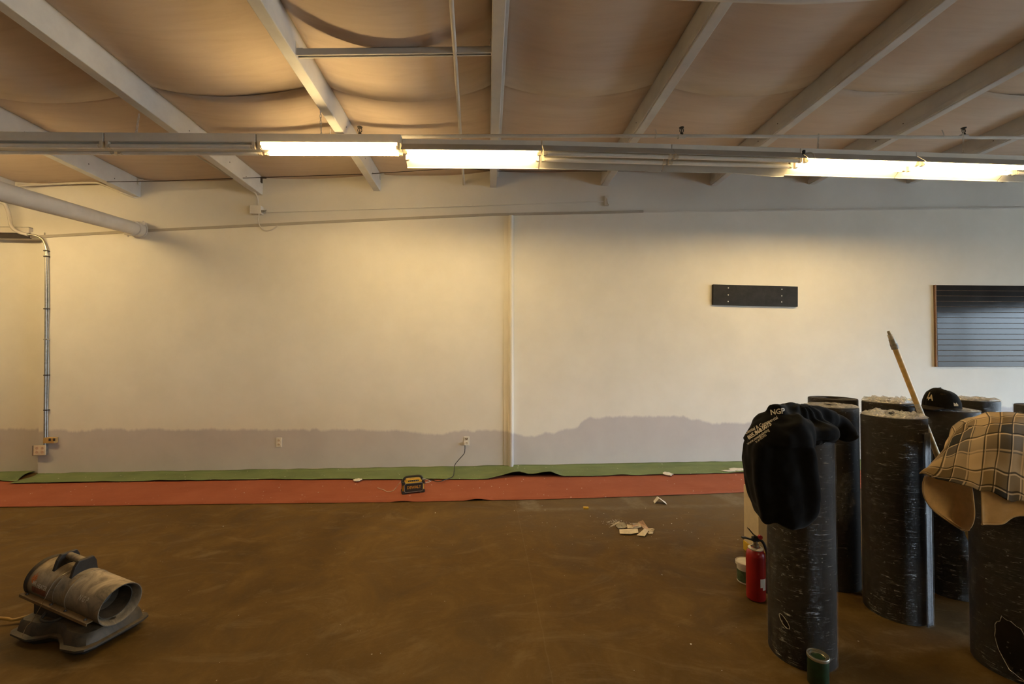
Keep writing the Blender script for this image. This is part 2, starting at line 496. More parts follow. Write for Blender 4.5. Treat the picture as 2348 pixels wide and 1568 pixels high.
M['chrome'] = simple('chrome', (0.62, 0.58, 0.5), 0.25, 1.0, 0.1, 30)
M['dark_wire'] = simple('dark_wire', (0.035, 0.022, 0.014), 0.6)
M['bronze'] = simple('bronze', (0.035, 0.028, 0.020), 0.5, 0.3)
M['cable_black'] = simple('cable_black', (0.015, 0.014, 0.012), 0.5)
M['cable_white'] = simple('cable_white', (0.7, 0.62, 0.52), 0.5)
M['cable_yellow'] = simple('cable_yellow', (0.42, 0.26, 0.07), 0.5)
M['outlet_white'] = simple('outlet_white', (0.78, 0.74, 0.66), 0.4)
M['outlet_ivory'] = simple('outlet_ivory', (0.74, 0.62, 0.46), 0.45)
M['slot_dark'] = simple('slot_dark', (0.04, 0.03, 0.025), 0.6)
M['box_tan'] = simple('box_tan', (0.52, 0.34, 0.12), 0.45)
M['fixture_white'] = simple('fixture_white', (0.76, 0.72, 0.64), 0.45, 0, 0.06, 6)
M['fixture_grey'] = simple('fixture_grey', (0.40, 0.385, 0.35), 0.5, 0, 0.06, 6)
M['reflector'] = simple('reflector', (0.50, 0.48, 0.42), 0.4, 0, 0.06, 5)
M['tube_off'] = simple('tube_off', (0.82, 0.78, 0.7), 0.3, 0, 0.04)
M['socket'] = simple('socket', (0.7, 0.62, 0.48), 0.45)
M['board_black'] = simple('board_black', (0.017, 0.016, 0.015), 0.55, 0, 0.4, 12, 0.1, 0.25)
M['screw'] = simple('screw', (0.62, 0.6, 0.55), 0.35, 0.6)
def slat_mat():
    q = NT('black_laminate'); p = q.pos()
    n1 = q.noise(3, 4, 0.6, p)
    q.set(q.b.inputs['Base Color'], q.ramp(n1, [(0.3, (0.022, 0.021, 0.021)), (0.7, (0.032, 0.031, 0.030))]))
    q.set(q.b.inputs['Roughness'], q.ramp(n1, [(0.3, (0.09, 0.09, 0.09)), (0.7, (0.13, 0.13, 0.13))]))
    q.b.inputs['Specular IOR Level'].default_value = 0.09
    return q.m
M['laminate'] = slat_mat()
M['fibreboard'] = simple('fibreboard', (0.28, 0.15, 0.065), 0.7, 0, 0.25, 60)
M['wood_pole'] = simple('wood_pole', (0.70, 0.47, 0.17), 0.5, 0, 0.25, 22)
M['tape_grey'] = simple('tape_grey', (0.30, 0.27, 0.21), 0.5, 0, 0.5, 90)
M['tip_metal'] = simple('tip_metal', (0.40, 0.37, 0.29), 0.45, 0.3, 0.3, 50)
M['pole_paint'] = simple('pole_paint', (0.60, 0.54, 0.42), 0.6, 0, 0.3, 70)
def fabric(name, col, rough=0.95, var=0.3, scale=40, sheen=0.15):
    q = NT(name); p = q.obj()
    c = q.ramp(q.noise(scale, 4, 0.6, p), [(0.3, tuple(k * (1 - var) for k in col)), (0.7, tuple(k * (1 + var) for k in col))])
    q.set(q.b.inputs['Base Color'], c); q.b.inputs['Roughness'].default_value = rough
    q.b.inputs['Specular IOR Level'].default_value = 0.08
    q.b.inputs['Sheen Weight'].default_value = sheen * 0.3
    q.bump(q.noise(scale * 8, 2, 0.5, p), 0.15, 0.002)
    return q.m
M['black_cotton'] = fabric('black_cotton', (0.0042, 0.004, 0.004))
M['cap_wool'] = fabric('cap_wool', (0.010, 0.0085, 0.006))
M['brim_brown'] = fabric('brim_brown', (0.028, 0.019, 0.010))
M['lining'] = fabric('lining', (0.60, 0.41, 0.20), 0.95, 0.1, 30)
M['print_white'] = simple('print_white', (0.62, 0.57, 0.48), 0.7)
M['thread_cream'] = simple('thread_cream', (0.6, 0.48, 0.3), 0.8)

def plaid_mat():
    q = NT('plaid_flannel')
    uv = q.n('ShaderNodeUVMap').outputs[0]
    sp = q.n('ShaderNodeSeparateXYZ', Vector=uv).outputs
    PERIOD = 0.36
    tan, brown, grey, dark = (0.70, 0.51, 0.29), (0.30, 0.20, 0.085), (0.20, 0.165, 0.125), (0.035, 0.034, 0.03)
    blocks = [(0.0, tan), (.25, tan), (.252, brown), (.50, brown), (.502, dark), (.74, dark), (.742, grey), (1.0, grey)]
    K = (0, 0, 0); Wt = (1, 1, 1)
    def bands(f, cs, w):
        st = [(0.0, K)]
        for c_ in cs: st += [(c_ - w - .004, K), (c_ - w, Wt), (c_ + w, Wt), (c_ + w + .004, K)]
        return q.ramp(f, st + [(1.0, K)])
    def axis(s):
        f = q.math('FRACT', q.math('DIVIDE', s, PERIOD))
        return q.ramp(f, blocks), bands(f, (.25, .49, .73), .010), bands(f, (.275, .515, .755, .97), .009)
    (bu, ku, wu), (bv, kv, wv) = axis(sp['X']), axis(q.math('ADD', sp['Y'], 0.17))
    twill = q.n('ShaderNodeTexWave', Vector=uv, Scale=160.0, Distortion=0.5, _bands_direction='DIAGONAL').outputs['Fac']
    c = q.mix(q.n('ShaderNodeMapRange', Value=twill, To__Min=0.35, To__Max=0.65).outputs[0], bu, bv)
    c = q.mix(q.math('MULTIPLY', q.math('MAXIMUM', wu, wv), 0.62), c, (0.80, 0.60, 0.37))
    c = q.mix(q.math('MULTIPLY', q.math('MAXIMUM', ku, kv), 0.82), c, (0.022, 0.018, 0.014))
    q.set(q.b.inputs['Base Color'], c)
    q.b.inputs['Roughness'].default_value = 0.95; q.b.inputs['Specular IOR Level'].default_value = 0.1
    q.bump(q.noise(60, 3, 0.6, uv), 0.15, 0.003)
    return q.m
M['plaid'] = plaid_mat()
M['ext_red'] = simple('ext_red', (0.34, 0.012, 0.012), 0.3, 0, 0.15, 12)
M['ext_black'] = simple('ext_black', (0.012, 0.011, 0.010), 0.45)
M['lever'] = simple('lever', (0.10, 0.085, 0.06), 0.4, 0.4)
M['tub_white'] = simple('tub_white', (0.70, 0.64, 0.52), 0.4)
M['label_green'] = simple('label_green', (0.06, 0.095, 0.04), 0.5, 0, 0.5, 40)
M['carton'] = simple('carton', (0.66, 0.55, 0.36), 0.7, 0, 0.06)
M['yellow'] = simple('yellow', (0.66, 0.42, 0.03), 0.5)
M['can_green'] = simple('can_green', (0.012, 0.038, 0.018), 0.35, 0, 0.3, 30)
M['can_paint'] = simple('can_paint', (0.035, 0.045, 0.022), 0.4)
M['can_metal'] = simple('can_metal', (0.5, 0.47, 0.38), 0.35, 0.9)
M['radio_yellow'] = simple('radio_yellow', (0.70, 0.40, 0.035), 0.45, 0, 0.15, 40)
M['radio_black'] = simple('radio_black', (0.022, 0.019, 0.014), 0.55)
M['radio_grey'] = simple('radio_grey', (0.30, 0.25, 0.2), 0.5)
M['radio_letter'] = simple('radio_letter', (0.58, 0.27, 0.03), 0.5)
M['flame'] = simple('flame', (0.52, 0.16, 0.04), 0.6, 0, 0.4, 80)
M['decal_red'] = simple('decal_red', (0.16, 0.05, 0.02), 0.6, 0, 0.4, 60)
M['paper'] = simple('paper', (0.72, 0.62, 0.46), 0.8, 0, 0.15, 30)
M['paper_pink'] = simple('paper_pink', (0.58, 0.40, 0.29), 0.8, 0, 0.15, 30)
M['paper_grey'] = simple('paper_grey', (0.36, 0.32, 0.25), 0.8, 0, 0.25, 30)
M['card_white'] = simple('card_white', (0.80, 0.76, 0.68), 0.7)
M['pipe_white'] = paint('pipe_white', (0.60, 0.56, 0.50), (0.68, 0.64, 0.58), 4)
M['steel_frame'] = simple('steel_frame', (0.2, 0.2, 0.2), 0.4, 0.8)
M['pavement'] = simple('pavement', (0.3, 0.29, 0.27), 0.9)
# ================================================================== THE ROOM
XL, XR, YN = -8.0, 13.5, -5.5
fl = MB(); fl.box(((XL + XR) / 2, (YN + 6.4) / 2, -0.05), (XR - XL, 6.4 - YN, 0.1))
struct(fl.build('floor', 'floor', smooth=False))

# roof: beams run towards the wall and drop slightly; the roof climbs to the right along the wall
dvp = ray(1118, 830); dvp = dvp / dvp.y
beam_px = [(309, 450), (591, 445), (863, 436), (1131, 428), (1388, 424), (1640, 423), (1866, 421), (2093, 419), (2309, 417)]
ends = [wall_at(*p) for p in beam_px]
step_l = ends[1] - ends[0]; step_r = ends[-1] - ends[-2]
ends = [ends[0] - step_l * 2, ends[0] - step_l] + ends + [ends[-1] + step_r * k for k in range(1, 5)]
N_BEAM = len(ends)
BW, BH = 0.088, 0.235
Y_END = YW + 0.04
def beam_at(i, Y):
    """middle of a beam's underside"""
    return ends[i] + dvp * (Y - YW)
def roof_z(X, Y):
    for i in range(N_BEAM - 1):
        a, b = beam_at(i, Y), beam_at(i + 1, Y)
        if X <= b.x or i == N_BEAM - 2:
            t = (X - a.x) / (b.x - a.x); return a.z + (b.z - a.z) * t + BH
    return 0

ceil = thing('ceiling', None, None); struct(ceil)
rows = [(YW + 0.05, 3.86), (3.90, 1.42), (1.46, -1.0), (-0.96, -3.4), (-3.36, YN)]
rnd = random.Random(3)
for i in range(N_BEAM - 1):
    for j, (ya, yb) in enumerate(rows):
        sag = 0.115 + rnd.uniform(-0.02, 0.025) - (0.02 if j == 0 else 0)
        if i == 4 and j == 1: sag = 0.172
        wal = 0.5 if j == 0 else 1.0
        ph = rnd.uniform(0, 50)
        def fn(u, v, i=i, j=j, ya=ya, yb=yb, sag=sag, ph=ph):
            Y = ya + (yb - ya) * v
            a, b = beam_at(i, Y), beam_at(i + 1, Y)
            p = a.lerp(b, u); p.z += BH
            k = 1.0 if j else min(1.0, 0.35 + 1.3 * v)
            s = (4 * u * (1 - u)) ** 0.85
            p.z -= sag * k * s + 0.012 * nz(u * 2.2 + ph, Y * 1.1, ph) * s
            # the farther sheet's near edge hangs a little below the next one
            if v > 0.95: p.z -= 0.022 * s * (v - 0.95) / 0.05
            return p
        pm = MB().grid(fn, 14, 16)
        pm.build('ceiling_panel', 'ceiling', ceil, solid=0.012)
# roof deck that closes the room above the panels
dk = MB().grid(lambda u, v: Vector((XL + (XR - XL) * u, YN + (6.3 - YN) * v, roof_z(XL + (XR - XL) * u, YN + (6.3 - YN) * v) + 0.09)), 12, 2)
dk.build('roof_deck', 'ceiling', ceil, smooth=False, solid=0.05)

ordinal = {2: 'short-looking white roof beam ending behind the big round pipe at upper left', 3: 'white roof beam crossing above the unlit tubes, ending by the square junction box',
           4: 'white roof beam behind the brightest bare tube, left end of the strut channel fixed to it',
           5: 'white roof beam pointing straight at the viewer, right of the thin conduit drop', 6: 'white roof beam first to the right of the straight middle one, wall bracket below its end',
           7: 'white roof beam second to the right of the straight middle one', 8: 'white roof beam ending at the wall behind the left end of the right lit tubes',
           9: 'white roof beam ending at the wall where the two right lit fixtures join', 10: 'white roof beam ending at the wall at the far right edge'}
for i in range(N_BEAM):
    p0 = beam_at(i, Y_END); p1 = beam_at(i, YN)
    base = beam_at(i, YW)
    t = thing('roof_beam', ordinal.get(i, 'white roof beam out beyond the left edge of the picture' if i < 2 else 'white roof beam out beyond the right edge of the picture'), 'beam',
              base, 0, 'white roof beams')
    o = base
    MB().bar(p0 + Vector((0, 0, BH / 2)) - o, p1 + Vector((0, 0, BH / 2)) - o, BW, BH).build('timber', 'beam_paint', t, smooth=False, bevel=0.006)
    sides = [(1, BH - 0.06, 0.07, 0.03)] if i == 5 else ([(-1, 0.035, 0.05, 0.012)] if i > 5 else [])
    for s, zc, hh_, tk in sides:
        q0 = p0 + Vector((s * (BW / 2 + tk / 2), 0, zc)) - o; q1 = p1 + Vector((s * (BW / 2 + tk / 2), 0, zc)) - o
        MB().bar(q0, q1, tk, hh_).build('side_strip', 'beam_paint', t, smooth=False, bevel=0.003)
    if 2 <= i <= 10:
        for k in range(4):
            c = beam_at(i, YW - 0.35 - 0.33 * k) + Vector((BW / 2 if i < 6 else -BW / 2, 0, 0.075 + 0.02 * (k % 2))) - o
            MB().ball(c, (0.003, 0.0065, 0.0065), 8, 4).build('nail_head', 'slot_dark', t)
    if i in (2, 3, 4, 5):
        c = beam_at(i, YW - 0.05) - o
        h = MB(); h.box(c + Vector((BW / 2 + 0.006, 0.04, BH - 0.06)), (0.012, 0.03, 0.07)); h.box(c + Vector((BW / 2 + 0.03, 0.04, BH - 0.03)), (0.06, 0.03, 0.012))
        h.build('hanger_plate', 'dark_wire' if i in (3,) else 'beam_paint', t, smooth=False)

# main wall: upper half, and a furred-out lower half under a sloping ledge
ledge_px = [(92, 545), (340, 531), (750, 511), (1130, 494), (1360, 490), (1475, 487), (2348, 478)]
ledge = [wall_at(*p) for p in ledge_px]
lx, lz = [p.x for p in ledge], [p.z for p in ledge]
k_ = (lz[-1] - lz[-2]) / (lx[-1] - lx[-2])
lx.append(XR); lz.append(lz[-1] + k_ * (XR - lx[-2]))
XS = wall_at(92, 800).x
def zl(x): return interp(lx, lz, x)
up = MB()
xs = [XL] + [XL + (XR - XL) * i / 40 for i in range(1, 40)] + [XR]
o_v = []
zb = lambda x: zl(XS) + 0.002 if x < XS + 0.01 else 2.4
xs = sorted(set(xs + [XS, XS + 0.011]))
for x in xs: o_v += [Vector((x, YW + 0.04, zb(x))), Vector((x, YW + 0.04, roof_z(x, YW) + 0.12)), Vector((x, YW + 0.12, zb(x))), Vector((x, YW + 0.12, roof_z(x, YW) + 0.12))]
fs = []
for i in range(len(xs) - 1):
    a = i * 4; b = a + 4
    fs += [(a, b, b + 1, a + 1), (a + 2, a + 3, b + 3, b + 2), (a + 1, b + 1, b + 3, a + 3), (a, a + 2, b + 2, b)]
up.add(o_v, fs)
struct(up.build('wall_far_upper', 'upper_wall', smooth=False))

bnd_px = [(0, 990), (90, 990), (130, 986), (175, 992), (235, 983), (300, 985), (560, 986), (800, 985), (930, 989), (1000, 998), (1060, 988), (1160, 987), (1205, 1002), (1270, 992), (1325, 978), (1345, 958),
          (1440, 956), (1560, 955), (1600, 964), (1640, 972), (1715, 970), (1900, 955), (2100, 945), (2348, 932)]
bnd = [wall_at(*p) for p in bnd_px]
bnd = [(p.x, p.z) for p in bnd]
bnd = [(XL, bnd[0][1])] + bnd + [(XR, bnd[-1][1])]
M['lower_wall'] = two_tone_wall('two_tone_wall', bnd)
lo = MB(); xs = [XS] + [x for x in [XL + (XR - XL) * i / 60 for i in range(61)] if x > XS + 0.05] ; xs = sorted(set(xs + [x for x in lx if x > XS]))
vs = []
for x in xs: vs += [Vector((x, YW, 0)), Vector((x, YW, zl(x))), Vector((x, YW + 0.045, zl(x))), Vector((x, YW + 0.045, 0))]
fs = [(0, 1, 2, 3)]
for i in range(len(xs) - 1):
    a = i * 4; b = a + 4
    fs += [(a, b, b + 1, a + 1), (a + 1, b + 1, b + 2, a + 2), (a + 2, b + 2, b + 3, a + 3)]
lo.add(vs, fs)
struct(lo.build('wall_far', 'lower_wall', smooth=False))
# backing that closes the gap between the lower slab and the upper wall, and the recessed bay at far left
rc = MB(); rc.box(((XL + XS + 0.3) / 2, YW + 0.17 + 0.03, 1.5), (XS + 0.3 - XL, 0.06, 3.0))
struct(rc.build('wall_far_recess', 'lower_wall', smooth=False))
sf = MB(); sf.box(((XL + XS) / 2, YW + 0.10, zl(XS) + 0.035), (XS - XL, 0.16, 0.07))
struct(sf.build('trim_1', 'upper_wall', smooth=False))
bk = MB(); bk.box(((XS + XR) / 2, YW + 0.16, 1.6), (XR - XS, 0.05, 3.2)); struct(bk.build('wall_far_core', 'plain_wall', smooth=False))
# thin ledge strip along the top of the lower half
pts = [p for p in zip(lx, lz)]
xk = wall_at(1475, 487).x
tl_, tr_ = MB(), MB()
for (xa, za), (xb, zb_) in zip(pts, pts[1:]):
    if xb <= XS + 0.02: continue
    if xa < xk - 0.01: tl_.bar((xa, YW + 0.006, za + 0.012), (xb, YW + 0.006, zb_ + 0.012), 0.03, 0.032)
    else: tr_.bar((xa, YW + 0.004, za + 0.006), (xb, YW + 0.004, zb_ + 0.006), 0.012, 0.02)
struct(tl_.build('trim_2', 'ledge_dust_shadow', smooth=False)); struct(tr_.build('trim_4', 'upper_wall', smooth=False))
# narrow boxed-in riser with a round right edge
px0, px1 = wall_at(1156, 800), wall_at(1177, 800)
zt = zl(px0.x) - 0.01
ri = MB(); w = px1.x - px0.x
prof = [(0, 0.002), (0.0, -0.010), (0.02, -0.014), (w * .45, -0.016), (w * .5, -0.026)] + [(w * .75 + w * .25 * math.cos(R(a)), -0.026 + 0.024 * math.sin(R(a)) * -1) for a in range(180, -1, -20)] + [(w, 0.002)]
ri.prism([(x + px0.x, y + YW) for x, y in prof], 0.0, zt)
struct(ri.build('trim_3', 'lower_wall', angle=30))
# the other walls
w1 = MB(); w1.box((XL - 0.05, (YN + 6.3) / 2, 2.2), (0.1, 6.3 - YN, 4.4)); struct(w1.build('wall_left', 'plain_wall', smooth=False))
w2 = MB(); w2.box(((XL + XR) / 2, YN - 0.05, 2.2), (XR - XL, 0.1, 4.6)); struct(w2.build('wall_near', 'plain_wall', smooth=False))
# right wall with the shop window
WY0, WY1, WZ0, WZ1 = -4.6, 4.2, 0.15, 2.62
w3 = MB()
w3.box((XR + 0.06, (YN + WY0) / 2, 2.3), (0.12, WY0 - YN, 4.8)); w3.box((XR + 0.06, (6.3 + WY1) / 2, 2.3), (0.12, 6.3 - WY1, 4.8))
w3.box((XR + 0.06, (WY0 + WY1) / 2, WZ0 / 2), (0.12, WY1 - WY0, WZ0)); w3.box((XR + 0.06, (WY0 + WY1) / 2, (4.7 + WZ1) / 2), (0.12, WY1 - WY0, 4.7 - WZ1))
struct(w3.build('wall_right', 'plain_wall', smooth=False))
wt = thing('window_1', None, None, (XR + 0.06, (WY0 + WY1) / 2, WZ0)); struct(wt)
hw, hh = (WY1 - WY0) / 2, WZ1 - WZ0
fr = MB()
for z in (0.03, hh - 0.03): fr.box((0, 0, z), (0.07, 2 * hw, 0.06))
for k in range(5): fr.box((0, -hw + 0.03 + k * (2 * hw - 0.06) / 4, hh / 2), (0.07, 0.06, hh))
fr.build('window_frame', 'steel_frame', wt, smooth=False)
for k in range(4):
    MB().box((0, -hw + 0.03 + (k + .5) * (2 * hw - 0.06) / 4, hh / 2), (0.006, (2 * hw - 0.06) / 4 - 0.05, hh - 0.1)).build('pane', 'glass', wt, smooth=False)
pv = MB(); pv.box((XR + 8.2, 0, -0.1), (16, 60, 0.1)); tag(struct(pv.build('trim_5', 'pavement', smooth=False)))
pl = bpy.data.lights.new('window_portal', 'AREA'); pl.shape = 'RECTANGLE'; pl.size = WZ1 - WZ0; pl.size_y = WY1 - WY0; pl.cycles.is_portal = True
plo = bpy.data.objects.new('window_portal', pl); COL.objects.link(plo); plo.location = (XR + 0.14, (WY0 + WY1) / 2, (WZ0 + WZ1) / 2); plo.rotation_euler = (0, R(90), 0)

# ================================================================== LIGHT ROW
YF = 3.91
row_px = [(-95, 341), (255, 343), (597, 344.5), (924, 345.5), (924.5, 356), (1241, 359), (1536, 366.5), (1829, 375), (2092, 383), (2338, 391), (2570, 399)]
row_p = [at_y(x, y, YF) for x, y in row_px]
def frame(p0, p1):
    x = (p1 - p0).normalized(); y = Vector((0, 1, 0)); z = x.cross(y).normalized(); y = z.cross(x)
    return Matrix((x, y, z)).transposed(), (p1 - p0).length
def fixture(p0, p1, label, kind, lit, group):
    mid = (p0 + p1) / 2
    m, L = frame(p0, p1)
    t = thing('fluorescent_light', label, 'light', mid, 0, group)
    def W(x, y, z): return m @ Vector((x, y, z))
    h = L / 2 - 0.004
    gy = 0.060 if kind == 'bare' else 0.062
    if kind == 'bare':
        MB().box(W(0, 0, 0.075), (2 * h, 0.15, 0.075), m).build('channel', 'fixture_white', t, smooth=False, bevel=0.004)
        c = MB(); c.loft([[W(sx_ * h, y, z) for y, z in ((-0.052, 0.04), (-0.036, 0.0), (0.036, 0.0), (0.052, 0.04))] for sx_ in (-1, 1)])
        c.build('ballast_cover', 'reflector', t, smooth=False)
    else:
        MB().box(W(0, 0.01, 0.105), (2 * h, 0.10, 0.05), m).build('channel', 'fixture_white', t, smooth=False, bevel=0.004)
        c = MB(); c.loft([[W(sx_ * h, y, z) for y, z in ((-0.05, 0.078), (-0.02, 0.035), (0.04, 0.035), (0.07, 0.078))] for sx_ in (-1, 1)])
        c.build('ballast_cover', 'reflector', t, smooth=False)
        def wing(pts, name, mat, cut=None):
            b = MB()
            nn = 24
            for i in range(nn + 1):
                x = -h + 2 * h * i / nn
                for y, z in pts:
                    dz = cut(i / nn, y) if cut else 0
                    b.v.append(W(x, y, z + dz))
            k = len(pts)
            for i in range(nn):
                for j in range(k - 1):
                    a = i * k + j; b.f.append((a, a + k, a + k + 1, a + 1))
            b.build(name, mat, t, smooth=False, solid=0.0025)
        wing([(-0.05, 0.08), (-0.125, 0.005), (-0.128, -0.004)], 'near_reflector', 'fixture_grey')
        sagf = None
        if kind == 'bent': sagf = lambda u, y: (-0.018 * math.sin(u * 9) * max(0, u - .3) - 0.02 * max(0, u - 0.5)) if y > 0.12 else 0
        wing([(0.07, 0.08), (0.135, 0.02), (0.185, -0.028), (0.187, -0.036)], 'far_reflector', 'reflector', sagf)
    for sy_ in (-1, 1):
        MB().tube([W(-h + 0.045, sy_ * gy, 0), W(h - 0.045, sy_ * gy, 0)], 0.019, 14).build('tube', 'tube_lit' if lit else 'tube_off', t)
        for sx_ in (-1, 1):
            s = MB(); s.box(W(sx_ * (h - 0.02), sy_ * gy, 0.012), (0.022, 0.03, 0.06), m); s.tube([W(sx_ * (h - 0.028), sy_ * gy, 0), W(sx_ * (h - 0.05), sy_ * gy, 0)], 0.0175, 10)
            s.build('lamp_socket', 'socket', t, smooth=False)
    return t
G = 'fluorescent fixtures in the row'
fixture(row_p[0], row_p[1], 'unlit bare strip light at the left edge of the ceiling row', 'bare', False, G)
fixture(row_p[1], row_p[2], 'unlit bare strip light just left of the brightest lit tube', 'bare', False, G)
fixture(row_p[2], row_p[3], 'brightly lit bare strip light, thickest band of white light', 'bare', True, G)
fixture(row_p[4], row_p[5], 'lit strip light with reflector, right of the bare lit one, above center', 'hood', True, G)
fixture(row_p[5], row_p[6], 'unlit strip light with reflector, right beside the lit middle one', 'hood', False, G)
fixture(row_p[6], row_p[7], 'unlit strip light with a bent lower reflector, left of the right lit pair', 'bent', False, G)
fixture(row_p[7], row_p[8], 'lit strip light with reflector, left one of the pair at right', 'hood', True, G)
fixture(row_p[8], row_p[9], 'lit strip light with reflector, right one of the pair near the right edge', 'hood', True, G)
fixture(row_p[9], row_p[10], 'unlit strip light with dull metal end at the right edge of the row', 'hood', False, G)
rl = row_p[0] - row_p[1]
fixture(row_p[0] + rl, row_p[0], 'lit bare strip light of the ceiling row just outside the left edge', 'bare', True, G)
fixture(row_p[0] + rl * 2, row_p[0] + rl, 'lit bare strip light at the far left end of the row, out of the picture', 'bare', True, G)
# the parallel row nearer the front of the shop, behind the viewer
for X0, wh in ((0.6, 'left'), (1.85, 'right')):
    z0 = roof_z(X0, -1.6) - BH - 0.22; z1 = roof_z(X0 + 1.2, -1.6) - BH - 0.22
    fixture(Vector((X0, -1.6, z0)), Vector((X0 + 1.2, -1.6, z1)), wh + ' lit strip light with reflector in the row behind the viewer', 'hood', True, 'fluorescent fixtures behind the viewer')

# chains that carry the row
def chain(px, ytop, ybot, px2, label):
    pt = at_y(px, ytop, YF); pb = at_y(px2, ybot, YF)
    d = pb - pt; n = max(4, int(d.length / 0.026)); b = MB()
    for k in range(n):
        c = pt + d * ((k + .5) / n); L = d.length / n * 0.66; u = d.normalized()
        s = Vector((1, 0, 0)) if k % 2 else Vector((0, 1, 0)); s = (s - u * s.dot(u)).normalized()
        ring = [c + u * (L * math.cos(2 * math.pi * a / 10)) + s * (0.0075 * math.sin(2 * math.pi * a / 10)) for a in range(10)]
        b.tube(ring, 0.0024, 5, closed=True)
    o = b.build('hanging_chain', 'pipe_white', org=pb)
    tag(o, label, 'chain', 'chains holding the light row')
chain(319, 262, 314, 311, 'thin white chain above the unlit tubes, hanging crooked from a beam')
chain(735, 256, 319, 737, 'thin white chain above the brightest lit tube')
chain(1877, 308, 349, 1875, 'thin chain above the left lamp of the right lit pair')
chain(2208, 300, 352, 2209, 'thin chain below the rightmost sprinkler head')

# dark clip with a loose white strap on the right lit pair
c = at_y(1843, 349, YF - 0.10)
ct = thing('hanger_clip', 'small black clip with bright strap at the left end of the right lit pair', 'clip', c)
MB().box((0, 0, 0), (0.018, 0.02, 0.035)).build('clip', 'cable_black', ct, smooth=False)
MB().tube([(0.006, -0.012, -0.015), (0.02, -0.06, -0.03), (0.028, -0.085, -0.055), (0.034, -0.09, -0.09)], 0.006, 6).build('strap', 'reflector', ct)

# sprinkler pipe with upright heads
YP = 4.22
pp = [at_y(x, y, YP) for x, y in ((560, 322), (750, 315.5), (1100, 311.5), (1530, 311.5), (2348, 316), (2600, 317.5))]
sp_ = thing('sprinkler_pipe', 'long thin white sprinkler pipe running just above the light row', 'pipe', pp[2])
MB().tube([p - pp[2] for p in pp], 0.017, 14).build('pipe', 'pipe_white', sp_)
for px in (825, 1563, 2210):
    p = at_y(px, 313.5, YP) - pp[2]
    f = MB().tube([p + Vector((-0.035, 0, 0)), p + Vector((0.035, 0, 0))], 0.023, 12).build('tee_fitting', 'pipe_white', sp_)
    h = MB()
    h.lathe([(0.0, 0.015), (0.016, 0.015), (0.016, 0.032), (0.010, 0.034), (0.010, 0.042), (0, 0.042)], 10, p)
    for a in (0, 180):
        e = Vector((math.cos(R(a)), math.sin(R(a)), 0))
        h.tube([p + e * 0.008 + Vector((0, 0, 0.04)), p + e * 0.019 + Vector((0, 0, 0.055)), p + e * 0.017 + Vector((0, 0, 0.075)), p + e * 0.004 + Vector((0, 0, 0.085))], 0.004, 6)
    h.tube([p + Vector((0, 0, 0.04)), p + Vector((0, 0, 0.078))], 0.0045, 6)
    h.lathe([(0, 0.083), (0.012, 0.083), (0.023, 0.088), (0.025, 0.094), (0.012, 0.09), (0, 0.09)], 12, p)
    h.build('sprinkler_head', 'bronze', sp_)
for px in (757, 1503, 2160):
    p = at_y(px, 313, YP) - pp[2]
    MB().tube([p + Vector((0.0, 0.0, 0.07)), p + Vector((0.004, -0.01, 0.03)), p + Vector((0, -0.022, 0.0)), p + Vector((0, 0, -0.021)), p + Vector((0, 0.02, 0.0))], 0.004, 6).build('pipe_hook', 'pipe_white', sp_)

# strut channel between two beams, close under the sagging sheet
ia, ib = 4, 5
YS_ = 3.24
a = beam_at(ia, YS_); b = beam_at(ib, YS_)
a = Vector((a.x + BW / 2, YS_, a.z + 0.012)); b = Vector((b.x - BW / 2, YS_, b.z + 0.012))
st = thing('strut_channel', 'white metal strut channel bridging two beams near the top of the picture', 'strut', (a + b) / 2)
o = (a + b) / 2; m, L = frame(a, b)
s = MB()
s.box(m @ Vector((0, -0.02, 0.022)), (L, 0.003, 0.044), m); s.box(m @ Vector((0, 0.02, 0.022)), (L, 0.003, 0.044), m); s.box(m @ Vector((0, 0, 0.043)), (L, 0.043, 0.003), m)
s.box(m @ Vector((0, -0.0145, 0.0)), (L, 0.011, 0.003), m); s.box(m @ Vector((0, 0.0145, 0.0)), (L, 0.011, 0.003), m)
s.build('channel', 'pipe_white', st, smooth=False)
for sx_ in (-1, 1):
    e = MB(); e.box(m @ Vector((sx_ * (L / 2 - 0.003), 0, 0.05)), (0.006, 0.05, 0.1), m); e.box(m @ Vector((sx_ * (L / 2 - 0.025), 0, 0.047)), (0.05, 0.04, 0.006), m)
    e.build('end_bracket', 'pipe_white', st, smooth=False)

# thin conduit hung below that strut, running to the wall
w0 = wall_at(1063, 420); w0 = Vector((w0.x, YW + 0.04, w0.z))
q = at_y(1043, 122, YS_)
q1 = w0 + (q - w0) * ((YW - YN - 0.4) / (YW - YS_))
tag(MB().tube([w0, q, q1], 0.0155, 12).build('ceiling_conduit', 'pipe_white', org=w0), 'thin white conduit running under the ceiling, left of the straight middle beam', 'conduit')
# white sagging run that just shows at the top edge
pts = [at_y(x, y, 2.5) for x, y in ((1180, -26), (1480, -14), (1700, -6), (1830, -2), (1980, -9), (2150, -22), (2500, -50))]
tag(MB().tube(smooth_path(pts, 8), 0.026, 12).build('hanging_cable_run', 'pipe_white', org=pts[3]), 'white sagging tube just showing at the very top edge, right of center', 'conduit')

# dark tie wire strung across the beams near the wall
pts = [at_y(x, y, YW - d) for x, y, d in ((245, 417, .45), (380, 415, .4), (550, 408.5, .42), (840, 399, .4), (1058, 385, .33), (1140, 392, .30), (1400, 392, .3), (1640, 391, .32), (1830, 396, .3))]
tag(MB().tube(pts, 0.0042, 6).build('tie_wire', 'dark_wire', org=pts[4]), 'thin dark wire strung across the beams close to the far wall', 'wire')

